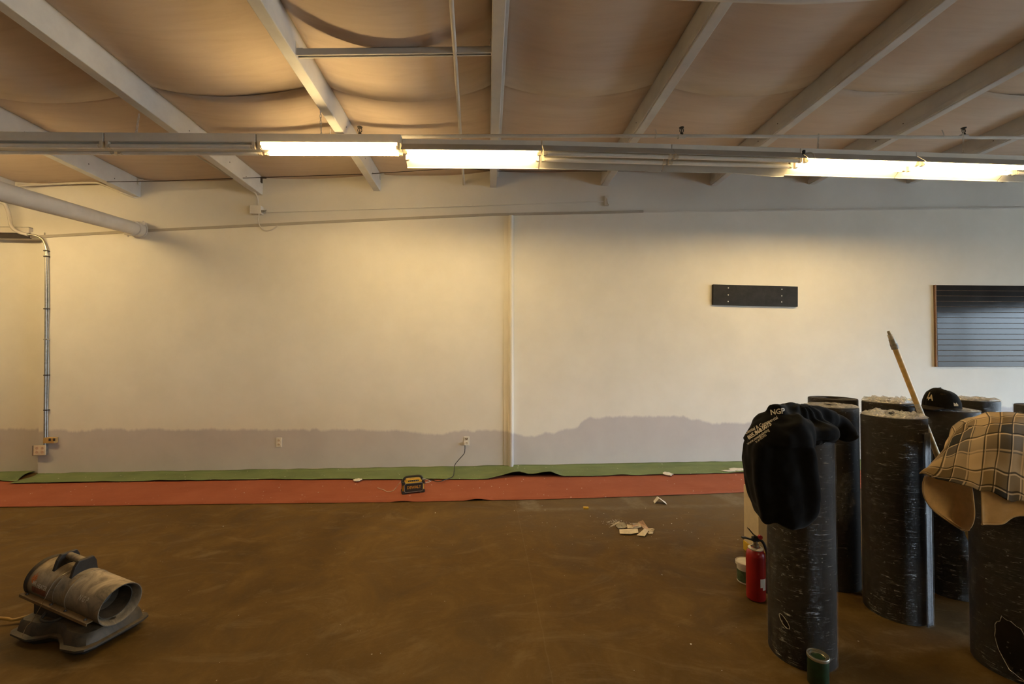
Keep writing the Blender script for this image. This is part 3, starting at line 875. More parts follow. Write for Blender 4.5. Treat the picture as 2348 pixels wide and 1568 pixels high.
# big round pipe through the wall at upper left
w0 = P(320, 527, 5.42); w1 = P(-90, 414, 3.15)
bp = thing('drain_pipe', 'thick round white pipe entering the wall at upper left', 'pipe', w0)
dv = (w1 - w0)
w_in = w0 + (w0 - w1).normalized() * ((YW - 0.003 - w0.y) / ((w0 - w1).normalized().y))
MB().tube([w_in - w0, dv], 0.078, 24).build('pipe', 'pipe_white', bp)
u = dv.normalized()
cpl = MB(); cpl.tube([-u * -0.02, u * 0.16], 0.092, 24); cpl.build('coupling', 'pipe_white', bp)
m3 = u.to_track_quat('Z', 'Y').to_matrix()
for a in (40, 220):
    cb = MB(); e = m3 @ Vector((math.cos(R(a)) * 0.105, math.sin(R(a)) * 0.105, 0.09)); cb.box(e, (0.06, 0.03, 0.035), m3); cb.tube([e - m3 @ Vector((0, 0.035, 0)), e + m3 @ Vector((0, 0.035, 0))], 0.009, 8)
    cb.build('coupling_bolt', 'pipe_white', bp, smooth=False)
MB().lathe([(0.09, 0), (0.108, 0.0), (0.108, 0.012), (0.09, 0.016)], 24, -u * ((YW - w0.y) - 0.02) / max(0.3, -u.y) * 1.0, Vector((0, -1, 0)).to_track_quat('Z', 'Y').to_matrix()).build('wall_flange', 'pipe_white', bp)

# ================================================================== THINGS ON THE WALL
# electrical drop at left
EY = YW - 0.014
ep = lambda x, y, off=0.02: wall_at(x, y, off)
base = ep(91, 1032, 0.03)
ed = thing('electrical_conduit', 'grey metal conduit running down the left wall to a square outlet box', 'conduit', base)
fx = smooth_path([ep(-14, 462, .05), ep(8, 466, .05), ep(18, 482, .05), ep(22, 500, .05), ep(27, 520, .05), ep(42, 532, .05), ep(64, 538, .04)], 7)
MB().tube([p - base for p in fx], 0.019, 12).build('flexible_conduit', 'pipe_white', ed)
el = smooth_path([ep(64, 538, .04), ep(82, 540, .03), ep(98, 549, .022), ep(106, 568, .02), ep(106, 585, .02)], 7)
MB().tube([p - base for p in el], 0.0125, 12).build('elbow', 'chrome', ed)
MB().tube([ep(106, 585, .02) - base, ep(105, 800, .02) - base, ep(103, 1022, .02) - base], 0.0135, 12).build('straight_conduit', 'galvanised', ed)
MB().tube([p - base for p in smooth_path([ep(110, 580, .014), ep(111, 690, .014), ep(109.5, 760, .014), ep(110.5, 850, .014), ep(108, 940, .014), ep(108.5, 1004, .014)], 6)], 0.006, 8).build('wire', 'galvanised', ed)
for y in (575, 588, 708, 778, 860, 940):
    p = ep(107, y, .02) - base; s = MB(); s.box(p, (0.05, 0.034, 0.012)); s.build('strap', 'slot_dark' if y != 778 else 'galvanised', ed, smooth=False, bevel=0.002)
b = MB(); b.box(ep(91.5, 1032, .03) - base, (0.135, 0.05, 0.122)); b.build('outlet_box', 'galvanised', ed, smooth=False, bevel=0.004)
b = MB(); b.box(ep(91, 1032, .06) - base, (0.135, 0.008, 0.122)); cover = b.build('cover_plate', 'outlet_ivory', ed, smooth=False, bevel=0.003)
for dx in (-0.03, 0.03):
    for dz in (-0.024, 0.024):
        c = ep(91, 1032, .0645) - base + Vector((dx, 0, dz)); s = MB()
        s.lathe([(0, 0), (0.017, 0), (0.017, 0.003), (0, 0.003)], 14, c, Matrix.Rotation(R(90), 3, 'X')); s.build('socket_face', 'paper_pink', ed)
b = MB(); b.box(ep(116, 1009, .03) - base, (0.13, 0.05, 0.066)); tb = b.build('small_box', 'box_tan', ed, smooth=False, bevel=0.004)
for dx in (-0.01, 0.04): MB().box(ep(116, 1009, .057) - base + Vector((dx, 0, 0.005)), (0.022, 0.006, 0.03)).build('knockout', 'slot_dark', ed, smooth=False)

# flat metal box high in the recessed bay
a, b = at_y(-40, 520, YW - 0.01), at_y(66, 534, YW - 0.01)
fb = thing('header_box', 'flat white metal box high on the wall at the left edge, dark shadow strip under it', 'box', ((a.x + b.x) / 2, YW + 0.04, b.z))
hz = a.z - b.z + 0.0
MB().box((0, -0.025, hz / 2), (b.x - a.x, 0.05, hz)).build('casing', 'pipe_white', fb, smooth=False, bevel=0.004)
MB().box((0, -0.027, hz + 0.004), (b.x - a.x, 0.054, 0.008)).build('lid', 'galvanised', fb, smooth=False)
MB().box((0, -0.014, -0.03), (b.x - a.x - 0.03, 0.028, 0.06)).build('shadow_strip', 'slot_dark', fb, smooth=False)  # dark strip standing in for the shadow below the casing

# junction box with cables on the upper wall
c = at_y(588.5, 482, YW + 0.01)
jb = thing('junction_box', 'square white junction box on the upper wall with a loose loop of cable', 'box', c)
MB().box((0, 0, 0), (0.14, 0.07, 0.105)).build('box', 'upper_wall', jb, smooth=False, bevel=0.005)
MB().tube([p - c for p in smooth_path([at_y(x, y, yy) for x, y, yy in ((440, 350, YW - 1.0), (520, 400, YW - .45), (560, 427, YW - .2), (580, 438, YW - .08), (590, 452, YW - .01), (592, 474, YW))], 6)], 0.011, 10).build('feed_conduit', 'pipe_white', jb)
MB().tube([p - c for p in smooth_path([at_y(x, y, YW - .015) for x, y in ((594, 490), (592, 505), (597, 520), (609, 529), (624, 526), (636, 517))], 6)], 0.0075, 8).build('loose_cable', 'pipe_white', jb)
b = MB(); b.box((0.09, -0.01, -0.02), (0.04, 0.04, 0.03)); b.tube([(0.1, -0.02, -0.03), (0.13, -0.02, 0.0)], 0.006, 6); b.build('connector', 'galvanised', jb, smooth=False)
pts = [at_y(x, y, YW + 0.028) for x, y in ((606, 487), (800, 481), (1000, 475), (1200, 468), (1340, 463.5), (1384, 462))]
tag(MB().tube(pts, 0.008, 8).build('wall_cable', 'upper_wall', org=pts[0]), 'long painted cable along the upper wall, right of the junction box', 'cable')
c = at_y(1391, 461, YW + 0.03)
wb = thing('wall_bracket', 'small white wall bracket at the right end of the painted cable', 'bracket', c)
b = MB(); b.box((0, 0, 0), (0.06, 0.03, 0.13)); b.build('plate', 'upper_wall', wb, smooth=False, bevel=0.004)
b = MB(); b.tube([(0.0, -0.015, 0.03), (0.012, -0.022, -0.04), (0.03, -0.02, -0.055)], 0.007, 8); b.build('hook', 'upper_wall', wb)

# conduit along the wall into the first beam's end
pts = smooth_path([at_y(x, y, YW - d) for x, y, d in ((40, 426, .05), (120, 422, .05), (214, 419, .06), (236, 424, .12), (270, 438, .12), (303, 451, .09), (316, 452, .05))], 6)
tag(MB().tube(pts, 0.012, 10).build('beam_conduit', 'pipe_white', org=pts[20]), 'thin white conduit along the wall top, bending under the leftmost beam end', 'conduit')
# small bracket at the left edge under the big pipe
c = at_y(2, 455, YW - 0.12)
b = MB(); b.box((0, 0, 0), (0.17, 0.1, 0.02)); b.box((-0.05, 0.03, 0.045), (0.1, 0.02, 0.09))
o = b.build('pipe_bracket', 'bronze', smooth=False, bevel=0.003); o.location = c
tag(o, 'dark flat bracket at the left edge under the thick pipe', 'bracket')

# black board
p0, p1, p2, p3 = wall_at(1632, 653), wall_at(1825, 657.5), wall_at(1825, 704), wall_at(1632, 699)
c = (p0 + p1 + p2 + p3) / 4; tilt = math.atan2(((p1.z + p2.z) - (p0.z + p3.z)) / 2, p1.x - p0.x)
wd, hg = (p1 - p0).length, ((p0.z - p3.z) + (p1.z - p2.z)) / 2
bb = thing('black_board', 'black painted wooden board screwed flat to the wall at right', 'board', (c.x, YW, c.z)); bb.rotation_euler = (0, -tilt, 0)
MB().box((0, -0.02, 0), (wd, 0.038, hg)).build('plank', 'board_black', bb, smooth=False, bevel=0.003)
for px, pys in ((1666, (661, 677, 692)), (1788, (664, 679, 693))):
    for py in pys:
        pt = wall_at(px, py) - c
        MB().ball((pt.x, -0.04, pt.z - pt.x * math.tan(tilt)), (0.009, 0.005, 0.009), 10, 6).build('screw', 'screw', bb)

# slat panel
a, b = wall_at(2139.5, 653.5), wall_at(2141, 841)
x1 = wall_at(2600, 700).x
H = a.z - b.z; Wd = x1 - a.x
sw = thing('slatwall_panel', 'glossy black slatted display panel with brown edge on the wall at right', 'display panel', (a.x, YW, b.z))
MB().box((Wd / 2, -0.006, H / 2), (Wd, 0.010, H)).build('backing', 'fibreboard', sw, smooth=False)
MB().box((0.008, -0.0165, H / 2), (0.016, 0.025, H)).build('edge_strip', 'fibreboard', sw, smooth=False)
NS = 15; sh = H / NS
me = None
for k in range(NS):
    s = MB().box((Wd / 2 + 0.01, -0.02, sh * (k + .5)), (Wd - 0.02, 0.018, sh - 0.0065))
    s.build('slat', 'laminate', sw, smooth=False, bevel=0.0015, segs=1)

# outlets
def outlet(px, py, label):
    c = wall_at(px, py)
    t = thing('wall_outlet', label, 'outlet', (c.x, YW, c.z), 0, 'wall outlets low on the far wall')
    MB().box((0, -0.003, 0), (0.072, 0.006, 0.117)).build('cover_plate', 'outlet_white', t, smooth=False, bevel=0.002)
    for s in (-1, 1):
        f = MB(); f.lathe([(0, 0), (0.017, 0), (0.017, 0.003), (0, 0.003)], 16, (0, -0.006, s * 0.026), Matrix.Rotation(R(90), 3, 'X')); fc = f.build('socket_face', 'outlet_ivory', t)
        for dx in (-0.006, 0.006): MB().box((dx, -0.0095, s * 0.026 + 0.004), (0.0035, 0.002, 0.011)).build('slot', 'slot_dark', fc, smooth=False)
    return t
outlet(640, 1014, 'white duplex wall outlet with nothing plugged in')
ot = outlet(1070, 1011, 'white duplex wall outlet with a black cord plugged in')
for dx in (-0.009, 0.009):
    MB().box((dx, -0.011, 0.030), (0.007, 0.004, 0.026), Matrix.Rotation(R(20) * (1 if dx > 0 else -1), 3, 'Y')).build('slot', 'slot_dark', ot, smooth=False)
# ================================================================== SHEETS ON THE FLOOR
gpx = [(95, 1110), (300, 1106.5), (600, 1102), (900, 1102), (1120, 1101.5), (1180, 1095), (1240, 1095), (1290, 1095.5), (1480, 1092), (1715, 1086)]
gp = [floor_at(*p) for p in gpx]
gx = [p.x for p in gp] + [8.4]; gyy = [p.y for p in gp] + [gp[-1].y + 0.03]
gx0 = floor_at(60, 1100).x
def lift(x, xa, xb):
    if x < xa or x > xb: return 0
    t = (x - xa) / (xb - xa); return math.sin(math.pi * t) ** 1.2
bumpx = [floor_at(x, 1096).x for x in (1115, 1190, 1215, 1262, 1292)]
def bump_h(x): return interp(bumpx, [0, 0.055, 0.022, 0.055, 0.0], x) if bumpx[0] < x < bumpx[-1] else 0.0
def green_fn(u, v):
    x = gx0 + (8.4 - gx0) * u
    yb = YW - 0.004; ye = interp(gx, gyy, x) + 0.012 * nz(x * 2.1, 3)
    if u == 0: pass
    y = yb + (ye - yb) * v
    z = 0.012 + 0.012 * max(0, nz(x * 1.6, y * 4, 2)) + 0.007 * nz(x * 5 + y * 6, y * 9, 5) + 0.007
    if v < 0.12: z += 0.02 * (1 - v / 0.12)
    z += bump_h(x) * (max(0, v - 0.25) / 0.75) ** 1.5
    z += 0.012 * max(0, nz(x * 3.3, 9.1)) * max(0, v - 0.7) / 0.3
    y += 0.12 * bump_h(x) * v
    return Vector((x, y, max(0.008, z)))
gs = MB().grid(green_fn, 260, 14).build('green_sheet', 'green_film', solid=0.001, angle=60, org=(0, 5.4, 0))
tag(gs, 'long green masking sheet with paint spots along the foot of the far wall', 'masking sheet')
def blotch(px, py, rx, ry, parent, mat, name, z):
    c = floor_at(px, py, z); b = MB(); n = 16; s = px * 0.1
    pts = [Vector((c.x + rx * math.cos(2 * math.pi * k / n) * (1 + .5 * nz(k * .9, s)), c.y + ry * math.sin(2 * math.pi * k / n) * (1 + .5 * nz(k * .9, s + 4)), z + 0.003)) for k in range(n)]
    b.add(pts + [p - Vector((0, 0, 0.005)) for p in pts], [tuple(range(n))] + [(k, (k + 1) % n, n + (k + 1) % n, n + k) for k in range(n)])
    o = b.build(name, mat, parent, org=(0, 5.4, 0)); return o
blotch(820, 1100, 0.05, 0.05, gs, 'card_white', 'paint_smear', 0.026)
blotch(1531, 1086, 0.055, 0.07, gs, 'card_white', 'paint_smear', 0.026)
blotch(1690, 1076, 0.11, 0.06, gs, 'card_white', 'paint_smear', 0.028)
blotch(1672, 1079, 0.09, 0.03, gs, 'card_white', 'paint_smear', 0.028)
for t0, t1 in ((XS, px0.x - .01), (px1.x + .01, 8.4)):
  tape = MB()
  for i in range(30):
    xa = t0 + (t1 - t0) * i / 30; xb = t0 + (t1 - t0) * (i + 1) / 30
    tape.bar((xa, YW - 0.002, 0.028 + 0.006 * nz(xa * 2)), (xb, YW - 0.002, 0.028 + 0.006 * nz(xb * 2)), 0.003, 0.024)
  tape.build('tape_strip', 'pole_paint', gs, smooth=False, org=(0, 5.4, 0))
# the flap that turns the corner into the recessed bay
rows_ = [[floor_at(-60, 1074), floor_at(-20, 1073), floor_at(40, 1072), floor_at(91, 1071)], [floor_at(-60, 1086), floor_at(-20, 1084), floor_at(40, 1083), floor_at(89, 1080)],
         [floor_at(-60, 1096), floor_at(-20, 1096), floor_at(25, 1096), floor_at(55, 1093)], [floor_at(-60, 1102), floor_at(-20, 1103), floor_at(15, 1106), floor_at(40, 1106)]]
sf_ = catmull2(rows_)
g2 = MB().grid(lambda u, v: sf_(u, v) + Vector((0, 0, 0.030 + 0.012 * nz(u * 5, v * 4) - (0.012 * v))), 20, 14).build('green_sheet', 'green_film', solid=0.001, org=floor_at(20, 1090))
tag(g2, 'small green masking sheet at the left edge, reaching into the recessed bay', 'masking sheet')

rpx = [(-600, 1170), (0, 1163.5), (450, 1157.5), (900, 1152), (1240, 1146), (1480, 1138.5), (1715, 1129)]
rp = [floor_at(*p) for p in rpx]
rx_ = [p.x for p in rp] + [7.9]; ry_ = [p.y for p in rp] + [rp[-1].y + 0.10]
lf = [floor_at(x, 1150).x for x in (895, 950, 1065, 1125)]
def red_fn(u, v):
    x = rx_[0] + (7.9 - rx_[0]) * u; yf = interp(rx_, ry_, x)
    y = yf + 0.93 * v
    z = 0.005 + 0.002 * nz(x * 2, y * 3) + (0.011 * lift(x, lf[0], lf[1]) + 0.018 * lift(x, lf[2], lf[3])) * max(0, 1 - v / 0.25) + 0.004 * max(0, nz(x * 2.7, 4)) * max(0, 1 - v / .15)
    return Vector((x, y, max(0.003, z)))
rs = MB().grid(red_fn, 260, 10).build('red_paper', 'red_paper', solid=0.0012, org=(0, 4.7, 0))
tag(rs, 'long strip of red-brown floor paper in front of the green sheet', 'floor paper')

# ================================================================== RADIO
rd_p = stand(948, 4.73, 0.0075)
rd = thing('jobsite_radio', 'yellow and black jobsite radio standing on the red paper', 'radio', rd_p, R(17))
def rbox(b, c, s, r_, n=4):
    """box with rounded corners in x/z, extruded along y"""
    pts = []
    for cx, cz, a0 in ((1, 1, 0), (-1, 1, 90), (-1, -1, 180), (1, -1, 270)):
        for k in range(n + 1):
            a = R(a0 + 90 * k / n); pts.append((c[0] + cx * (s[0] / 2 - r_) + r_ * math.cos(a), c[2] + cz * (s[2] / 2 - r_) + r_ * math.sin(a)))
    m = Matrix(((1, 0, 0), (0, 0, 1), (0, 1, 0)))
    b.prism(pts, c[1] - s[1] / 2, c[1] + s[1] / 2, m); return b
rbox(MB(), (0, 0, 0.069), (0.225, 0.085, 0.112), 0.022).build('body', 'radio_yellow', rd, bevel=0.003)
top = MB(); m_ = Matrix(((1, 0, 0), (0, 0, 1), (0, 1, 0)))
top.prism([(-0.088, 0.118), (0.088, 0.118), (0.072, 0.146), (-0.072, 0.146)], -0.038, 0.03, m_); top.build('control_panel', 'radio_yellow', rd, bevel=0.003, smooth=False)
MB().box((0.0, -0.040, 0.132), (0.11, 0.004, 0.014)).build('button_strip', 'radio_black', rd, smooth=False)
for k in range(5): MB().box((-0.04 + 0.02 * k, -0.043, 0.132), (0.009, 0.004, 0.007)).build('button', 'radio_grey', rd, smooth=False)
g = rbox(MB(), (0.002, -0.046, 0.064), (0.196, 0.012, 0.094), 0.016); grille = g.build('grille', 'radio_black', rd, bevel=0.002)
o = MB(); ring = []
for cx, cz, a0 in ((1, 1, 0), (-1, 1, 90), (-1, -1, 180), (1, -1, 270)):
    for k in range(5):
        a = R(a0 + 22.5 * k); ring.append((0.002 + cx * 0.078 + 0.019 * math.cos(a), -0.052, 0.064 + cz * 0.027 + 0.019 * math.sin(a)))
o.tube(ring, 0.0028, 6, closed=True); o.build('grille_frame', 'radio_grey', rd)
tv, tf = text_shape('DEWALT', 0.042, 0.0012)
o = MB(); o.add([Vector((p.x * 0.86 + 0.004, -0.0535, 0.066 + p.y)) for p in tv], tf); o.build('lettering', 'radio_letter', rd, smooth=False)
for sx_ in (-1, 1):
    for z in (0.018, 0.112):
        rbox(MB(), (sx_ * 0.104, -0.002, z), (0.034, 0.104, 0.034), 0.012).build('corner_bumper', 'radio_black', rd, bevel=0.003)
    rbox(MB(), (sx_ * 0.1125, 0, 0.065), (0.008, 0.05, 0.06), 0.003).build('side_vent', 'radio_black', rd)
for sx_ in (-1, 1): rbox(MB(), (sx_ * 0.085, 0, 0.008), (0.04, 0.10, 0.016), 0.006).build('foot', 'radio_black', rd)
hd = MB(); hd.tube(smooth_path([(-0.112, 0.0, 0.112), (-0.098, 0.0, 0.142), (-0.074, 0.0, 0.166), (0.0, 0.0, 0.170), (0.074, 0.0, 0.166), (0.098, 0.0, 0.142), (0.112, 0.0, 0.112)], 5), 0.0115, 10)
hd.build('handle', 'radio_black', rd)

# cords by the radio
pts = [wall_at(1066, 1019, .02), wall_at(1066, 1030, .035), wall_at(1064, 1040, .05), wall_at(1052, 1054, .06), wall_at(1043, 1066, .07), floor_at(1041, 1082, 0.035), floor_at(1038, 1092, 0.03), floor_at(1026, 1098, 0.030), floor_at(1005, 1104, 0.022), floor_at(988, 1101, 0.022), floor_at(975, 1097, 0.03)]
pts[-1] = Vector((rd_p.x + 0.08, rd_p.y + 0.075, 0.05))
cd = thing('power_cord', 'black power cord hanging from the wall outlet to the radio', 'cord', pts[0])
MB().tube([p - pts[0] for p in smooth_path(pts, 6)], 0.0045, 8).build('cord', 'cable_black', cd)
MB().box((0, -0.002, 0.008), (0.026, 0.03, 0.03)).build('plug', 'cable_white', cd, smooth=False, bevel=0.004)
pts = [floor_at(x, y, z) for x, y, z in ((866, 1118, .012), (873, 1121, .012), (880, 1123, .012), (888, 1127, .012), (900, 1125.5, .012), (908, 1118, .012), (914, 1110, .06), (919, 1104, .09))]
tag(MB().tube(smooth_path(pts, 6), 0.0026, 6).build('charging_cable', 'cable_white', org=pts[0]), 'thin white cable curling on the red paper left of the radio', 'cable')
ctr = rd_p; rp_ = lambda x, y, z: rd_p + Matrix.Rotation(R(17), 3, 'Z') @ Vector((x, y, z))
pts = [rp_(0.095, -0.02, 0.135), rp_(0.125, -0.02, 0.134), rp_(0.165, -0.03, 0.118), rp_(0.19, -0.035, 0.105), rp_(0.17, -0.04, 0.101), rp_(0.13, -0.045, 0.102)]
tag(MB().tube(pts, 0.0032, 6).build('cable_loop', 'cable_white', org=pts[2]), 'white cable loop sticking out from the right side of the radio', 'cable')

# ================================================================== HEATER
hz_ = -R(15.4) - YAW
hp = P(199, 784, 2.41); hp = Vector((hp.x, hp.y, 0))
ht = thing('kerosene_heater', 'dusty torpedo heater with black handle on its tank, on the bare floor at left', 'heater', hp, hz_)
half = [(-0.292, -0.10), (-0.285, -0.145), (-0.255, -0.165), (-0.13, -0.166), (-0.085, -0.15), (-0.03, -0.122), (0.02, -0.118), (0.07, -0.135), (0.125, -0.165), (0.235, -0.168), (0.272, -0.15), (0.288, -0.11)]
rim = half + [(x, -y) for x, y in reversed(half)]
def ring_at(s_x, s_y, z): return [Vector((x * s_x, y * s_y, z + (0.006 * math.cos(x * 22) if z < 0.06 else 0))) for x, y in rim]
MB().loft([ring_at(0.97, 0.95, 0.032), ring_at(1.0, 1.0, 0.036), ring_at(1.0, 1.0, 0.046), ring_at(0.965, 0.93, 0.05), ring_at(0.94, 0.88, 0.052), ring_at(0.915, 0.84, 0.092), ring_at(0.88, 0.78, 0.108), ring_at(0.8, 0.66, 0.114)]).build('fuel_tank', 'heater_tank', ht, angle=35)
MB().loft([ring_at(0.9, 0.86, 0.012), ring_at(0.95, 0.92, 0.033)]).build('tank_underside', 'heater_black', ht)
for x in (-0.2, 0.2):
    for y in (-0.1, 0.1): MB().lathe([(0, 0), (0.022, 0), (0.026, 0.03), (0, 0.03)], 12, (x, y, 0)).build('foot', 'heater_black', ht)
tiltb = math.atan2(0.078, 0.55)
BR = 0.104
ax = Vector((math.cos(tiltb), 0, -math.sin(tiltb))); ay = Vector((0, 1, 0)); az = ax.cross(ay)
bc = Vector((0.015, 0, 0.236))
def B(x, a, r=BR):   # point on the barrel: x along it, a = angle above the horizontal on the viewer's side
    return bc + ax * x + ay * (-math.cos(a) * r) + az * (math.sin(a) * r)
mB = Matrix((ay, az, ax)).transposed()
b = MB(); b.lathe([(BR - 0.012, 0.05), (BR - 0.012, 0.262), (BR - 0.004, 0.276), (BR, 0.276), (BR, -0.06), (BR + 0.001, -0.062), (BR + 0.001, -0.275), (BR - 0.01, -0.277)], 48, bc, mB); b.build('barrel', 'heater_steel', ht, angle=50)
b = MB(); b.lathe([(0, 0.06), (BR - 0.012, 0.06)], 40, bc, mB); b.build('burner_back', 'heater_inside', ht)
b = MB(); b.lathe([(BR - 0.022, 0.07), (BR - 0.022, 0.235), (BR - 0.026, 0.235), (BR - 0.026, 0.07)], 40, bc, mB); b.build('inner_sleeve', 'heater_inside', ht)
b = MB(); b.lathe([(0, 0.12), (0.05, 0.13), (0.062, 0.16), (0.06, 0.162), (0.048, 0.135), (0, 0.125)], 28, bc, mB); b.build('burner_cone', 'heater_inside', ht)
b = MB(); b.lathe([(BR + 0.004, -0.262), (BR + 0.006, -0.285), (BR - 0.02, -0.300), (0, -0.303)], 40, bc, mB); b.build('rear_grille', 'heater_black', ht)
for x in (-0.062, 0.03):
    b = MB(); b.tube([B(x, 2 * math.pi * k / 40, BR + 0.001) for k in range(40)], 0.0022, 6, closed=True); b.build('seam_band', 'heater_steel', ht)
for s in (-1, 1):
    b = MB()
    a0 = R(-24) if s < 0 else R(204)
    c0, c1 = B(-0.285, a0, BR + 0.012), B(0.235, a0, BR + 0.012)
    b.bar(c0, c1, 0.036, 0.006, az); b.bar(c0 + az * -0.006 + Vector((0, s * 0.016, 0)), c1 + az * -0.006 + Vector((0, s * 0.016, 0)), 0.004, 0.014, az)
    rl = b.build('side_rail', 'rail', ht, smooth=False, bevel=0.0015)
    for x in (-0.25, -0.06, 0.05, 0.2): MB().ball(B(x, a0, BR + 0.014) + az * 0.005, 0.008, 8, 4).build('bolt', 'heater_black', rl)
for x in (-0.155, -0.02):
    b = MB(); mm = Matrix((ay, az, ax)).transposed()
    b.prism([(-0.062, BR * 0.80), (0.062, BR * 0.80), (0.050, BR + 0.035), (0.034, BR + 0.064), (-0.034, BR + 0.064), (-0.050, BR + 0.035)], -0.010, 0.010, mm, bc + ax * x)
    b.build('handle_bracket', 'heater_black', ht, smooth=False, bevel=0.004)
b = MB(); b.tube([bc + ax * -0.15 + az * (BR + 0.044), bc + ax * -0.025 + az * (BR + 0.044)], 0.018, 14); b.build('handle_grip', 'heater_steel', ht)
b = MB(); b.prism([(-0.235, -0.085), (-0.04, -0.085), (-0.015, -0.05), (-0.015, 0.085), (-0.235, 0.085)], 0.10, 0.185, None); b.build('motor_box', 'heater_black', ht, smooth=False, bevel=0.008)
b = MB(); b.box((-0.245, -0.04, 0.13), (0.03, 0.05, 0.03)); b.build('pressure_gauge', 'heater_black', ht, smooth=False, bevel=0.004)
b = MB(); b.tube(smooth_path([(-0.10, -0.10, 0.15), (-0.09, -0.125, 0.128), (-0.03, -0.12, 0.125), (0.0, -0.09, 0.132)], 6), 0.007, 8); b.build('fuel_hose', 'heater_black', ht)
b = MB(); b.lathe([(0, 0.0), (0.034, 0), (0.034, 0.02), (0.028, 0.026), (0, 0.026)], 16, (0.19, 0.06, 0.112)); b.build('fuel_cap', 'heater_black', ht)
b = MB(); b.tube(smooth_path([B(-0.06, R(75), BR + 0.004), B(-0.085, R(45), BR + 0.004), B(-0.09, R(15), BR + 0.004), B(-0.09, R(-10), BR + 0.02), Vector((-0.11, -0.135, 0.16)), Vector((-0.13, -0.145, 0.12)), Vector((-0.16, -0.147, 0.095)), Vector((-0.168, -0.16, 0.05))], 6), 0.0016, 5); b.build('safety_wire', 'chrome', ht)
def on_barrel(body, size, x, a, mat, name, bold=0.0, squash=1.0, shear=0.0):
    tv, tf = text_shape(body, size, bold, 'LEFT', shear)
    b = MB(); b.add([B(x + p.x * squash, a + p.y / BR, BR + 0.0022) for p in tv], tf); return b.build(name, mat, ht, smooth=False)
on_barrel('MR.', 0.026, -0.228, R(14), 'print_white', 'brand_lettering', 0.0006, 0.8, 0.1)
on_barrel('HEATER', 0.029, -0.190, R(11), 'print_white', 'brand_lettering', 0.0006, 0.72, 0.1)
on_barrel('N G P', 0.036, 0.115, R(24), 'print_white', 'hand_lettering', 0.0, 0.72, 0.25)
fp = [(0, 0), (-.012, .012), (-.02, .03), (-.012, .026), (-.014, .046), (-.004, .036), (.002, .058), (.008, .038), (.018, .05), (.016, .03), (.026, .034), (.018, .014), (.008, .0)]
b = MB(); b.add([B(-0.232 + x * .9, R(12) + y * .9 / BR, BR + 0.002) for x, y in fp] + [B(-0.232, R(12) + .018 / BR, BR + 0.002)], [(i, (i + 1) % len(fp), len(fp)) for i in range(len(fp))]); b.build('flame_decal', 'flame', ht, smooth=False)
b = MB().grid(lambda u, v: B(-0.225 + 0.11 * u, R(-12 + 17 * v), BR + 0.0018), 8, 4); b.build('red_decal', 'decal_red', ht)
pts = [P(-90, 1440, 2.44), P(-30, 1424, 2.44), P(12, 1418, 2.45), P(38, 1420, 2.46), hp + Matrix.Rotation(hz_, 3, 'Z') @ Vector((-0.29, 0.02, 0.07))]
pts[0].z = 0.008; pts[1].z = 0.04
tag(MB().tube(smooth_path(pts, 8), 0.0085, 10).build('heater_cord', 'cable_yellow', org=pts[-1]), 'yellowish power cord leaving the back of the heater at the left edge', 'cord')

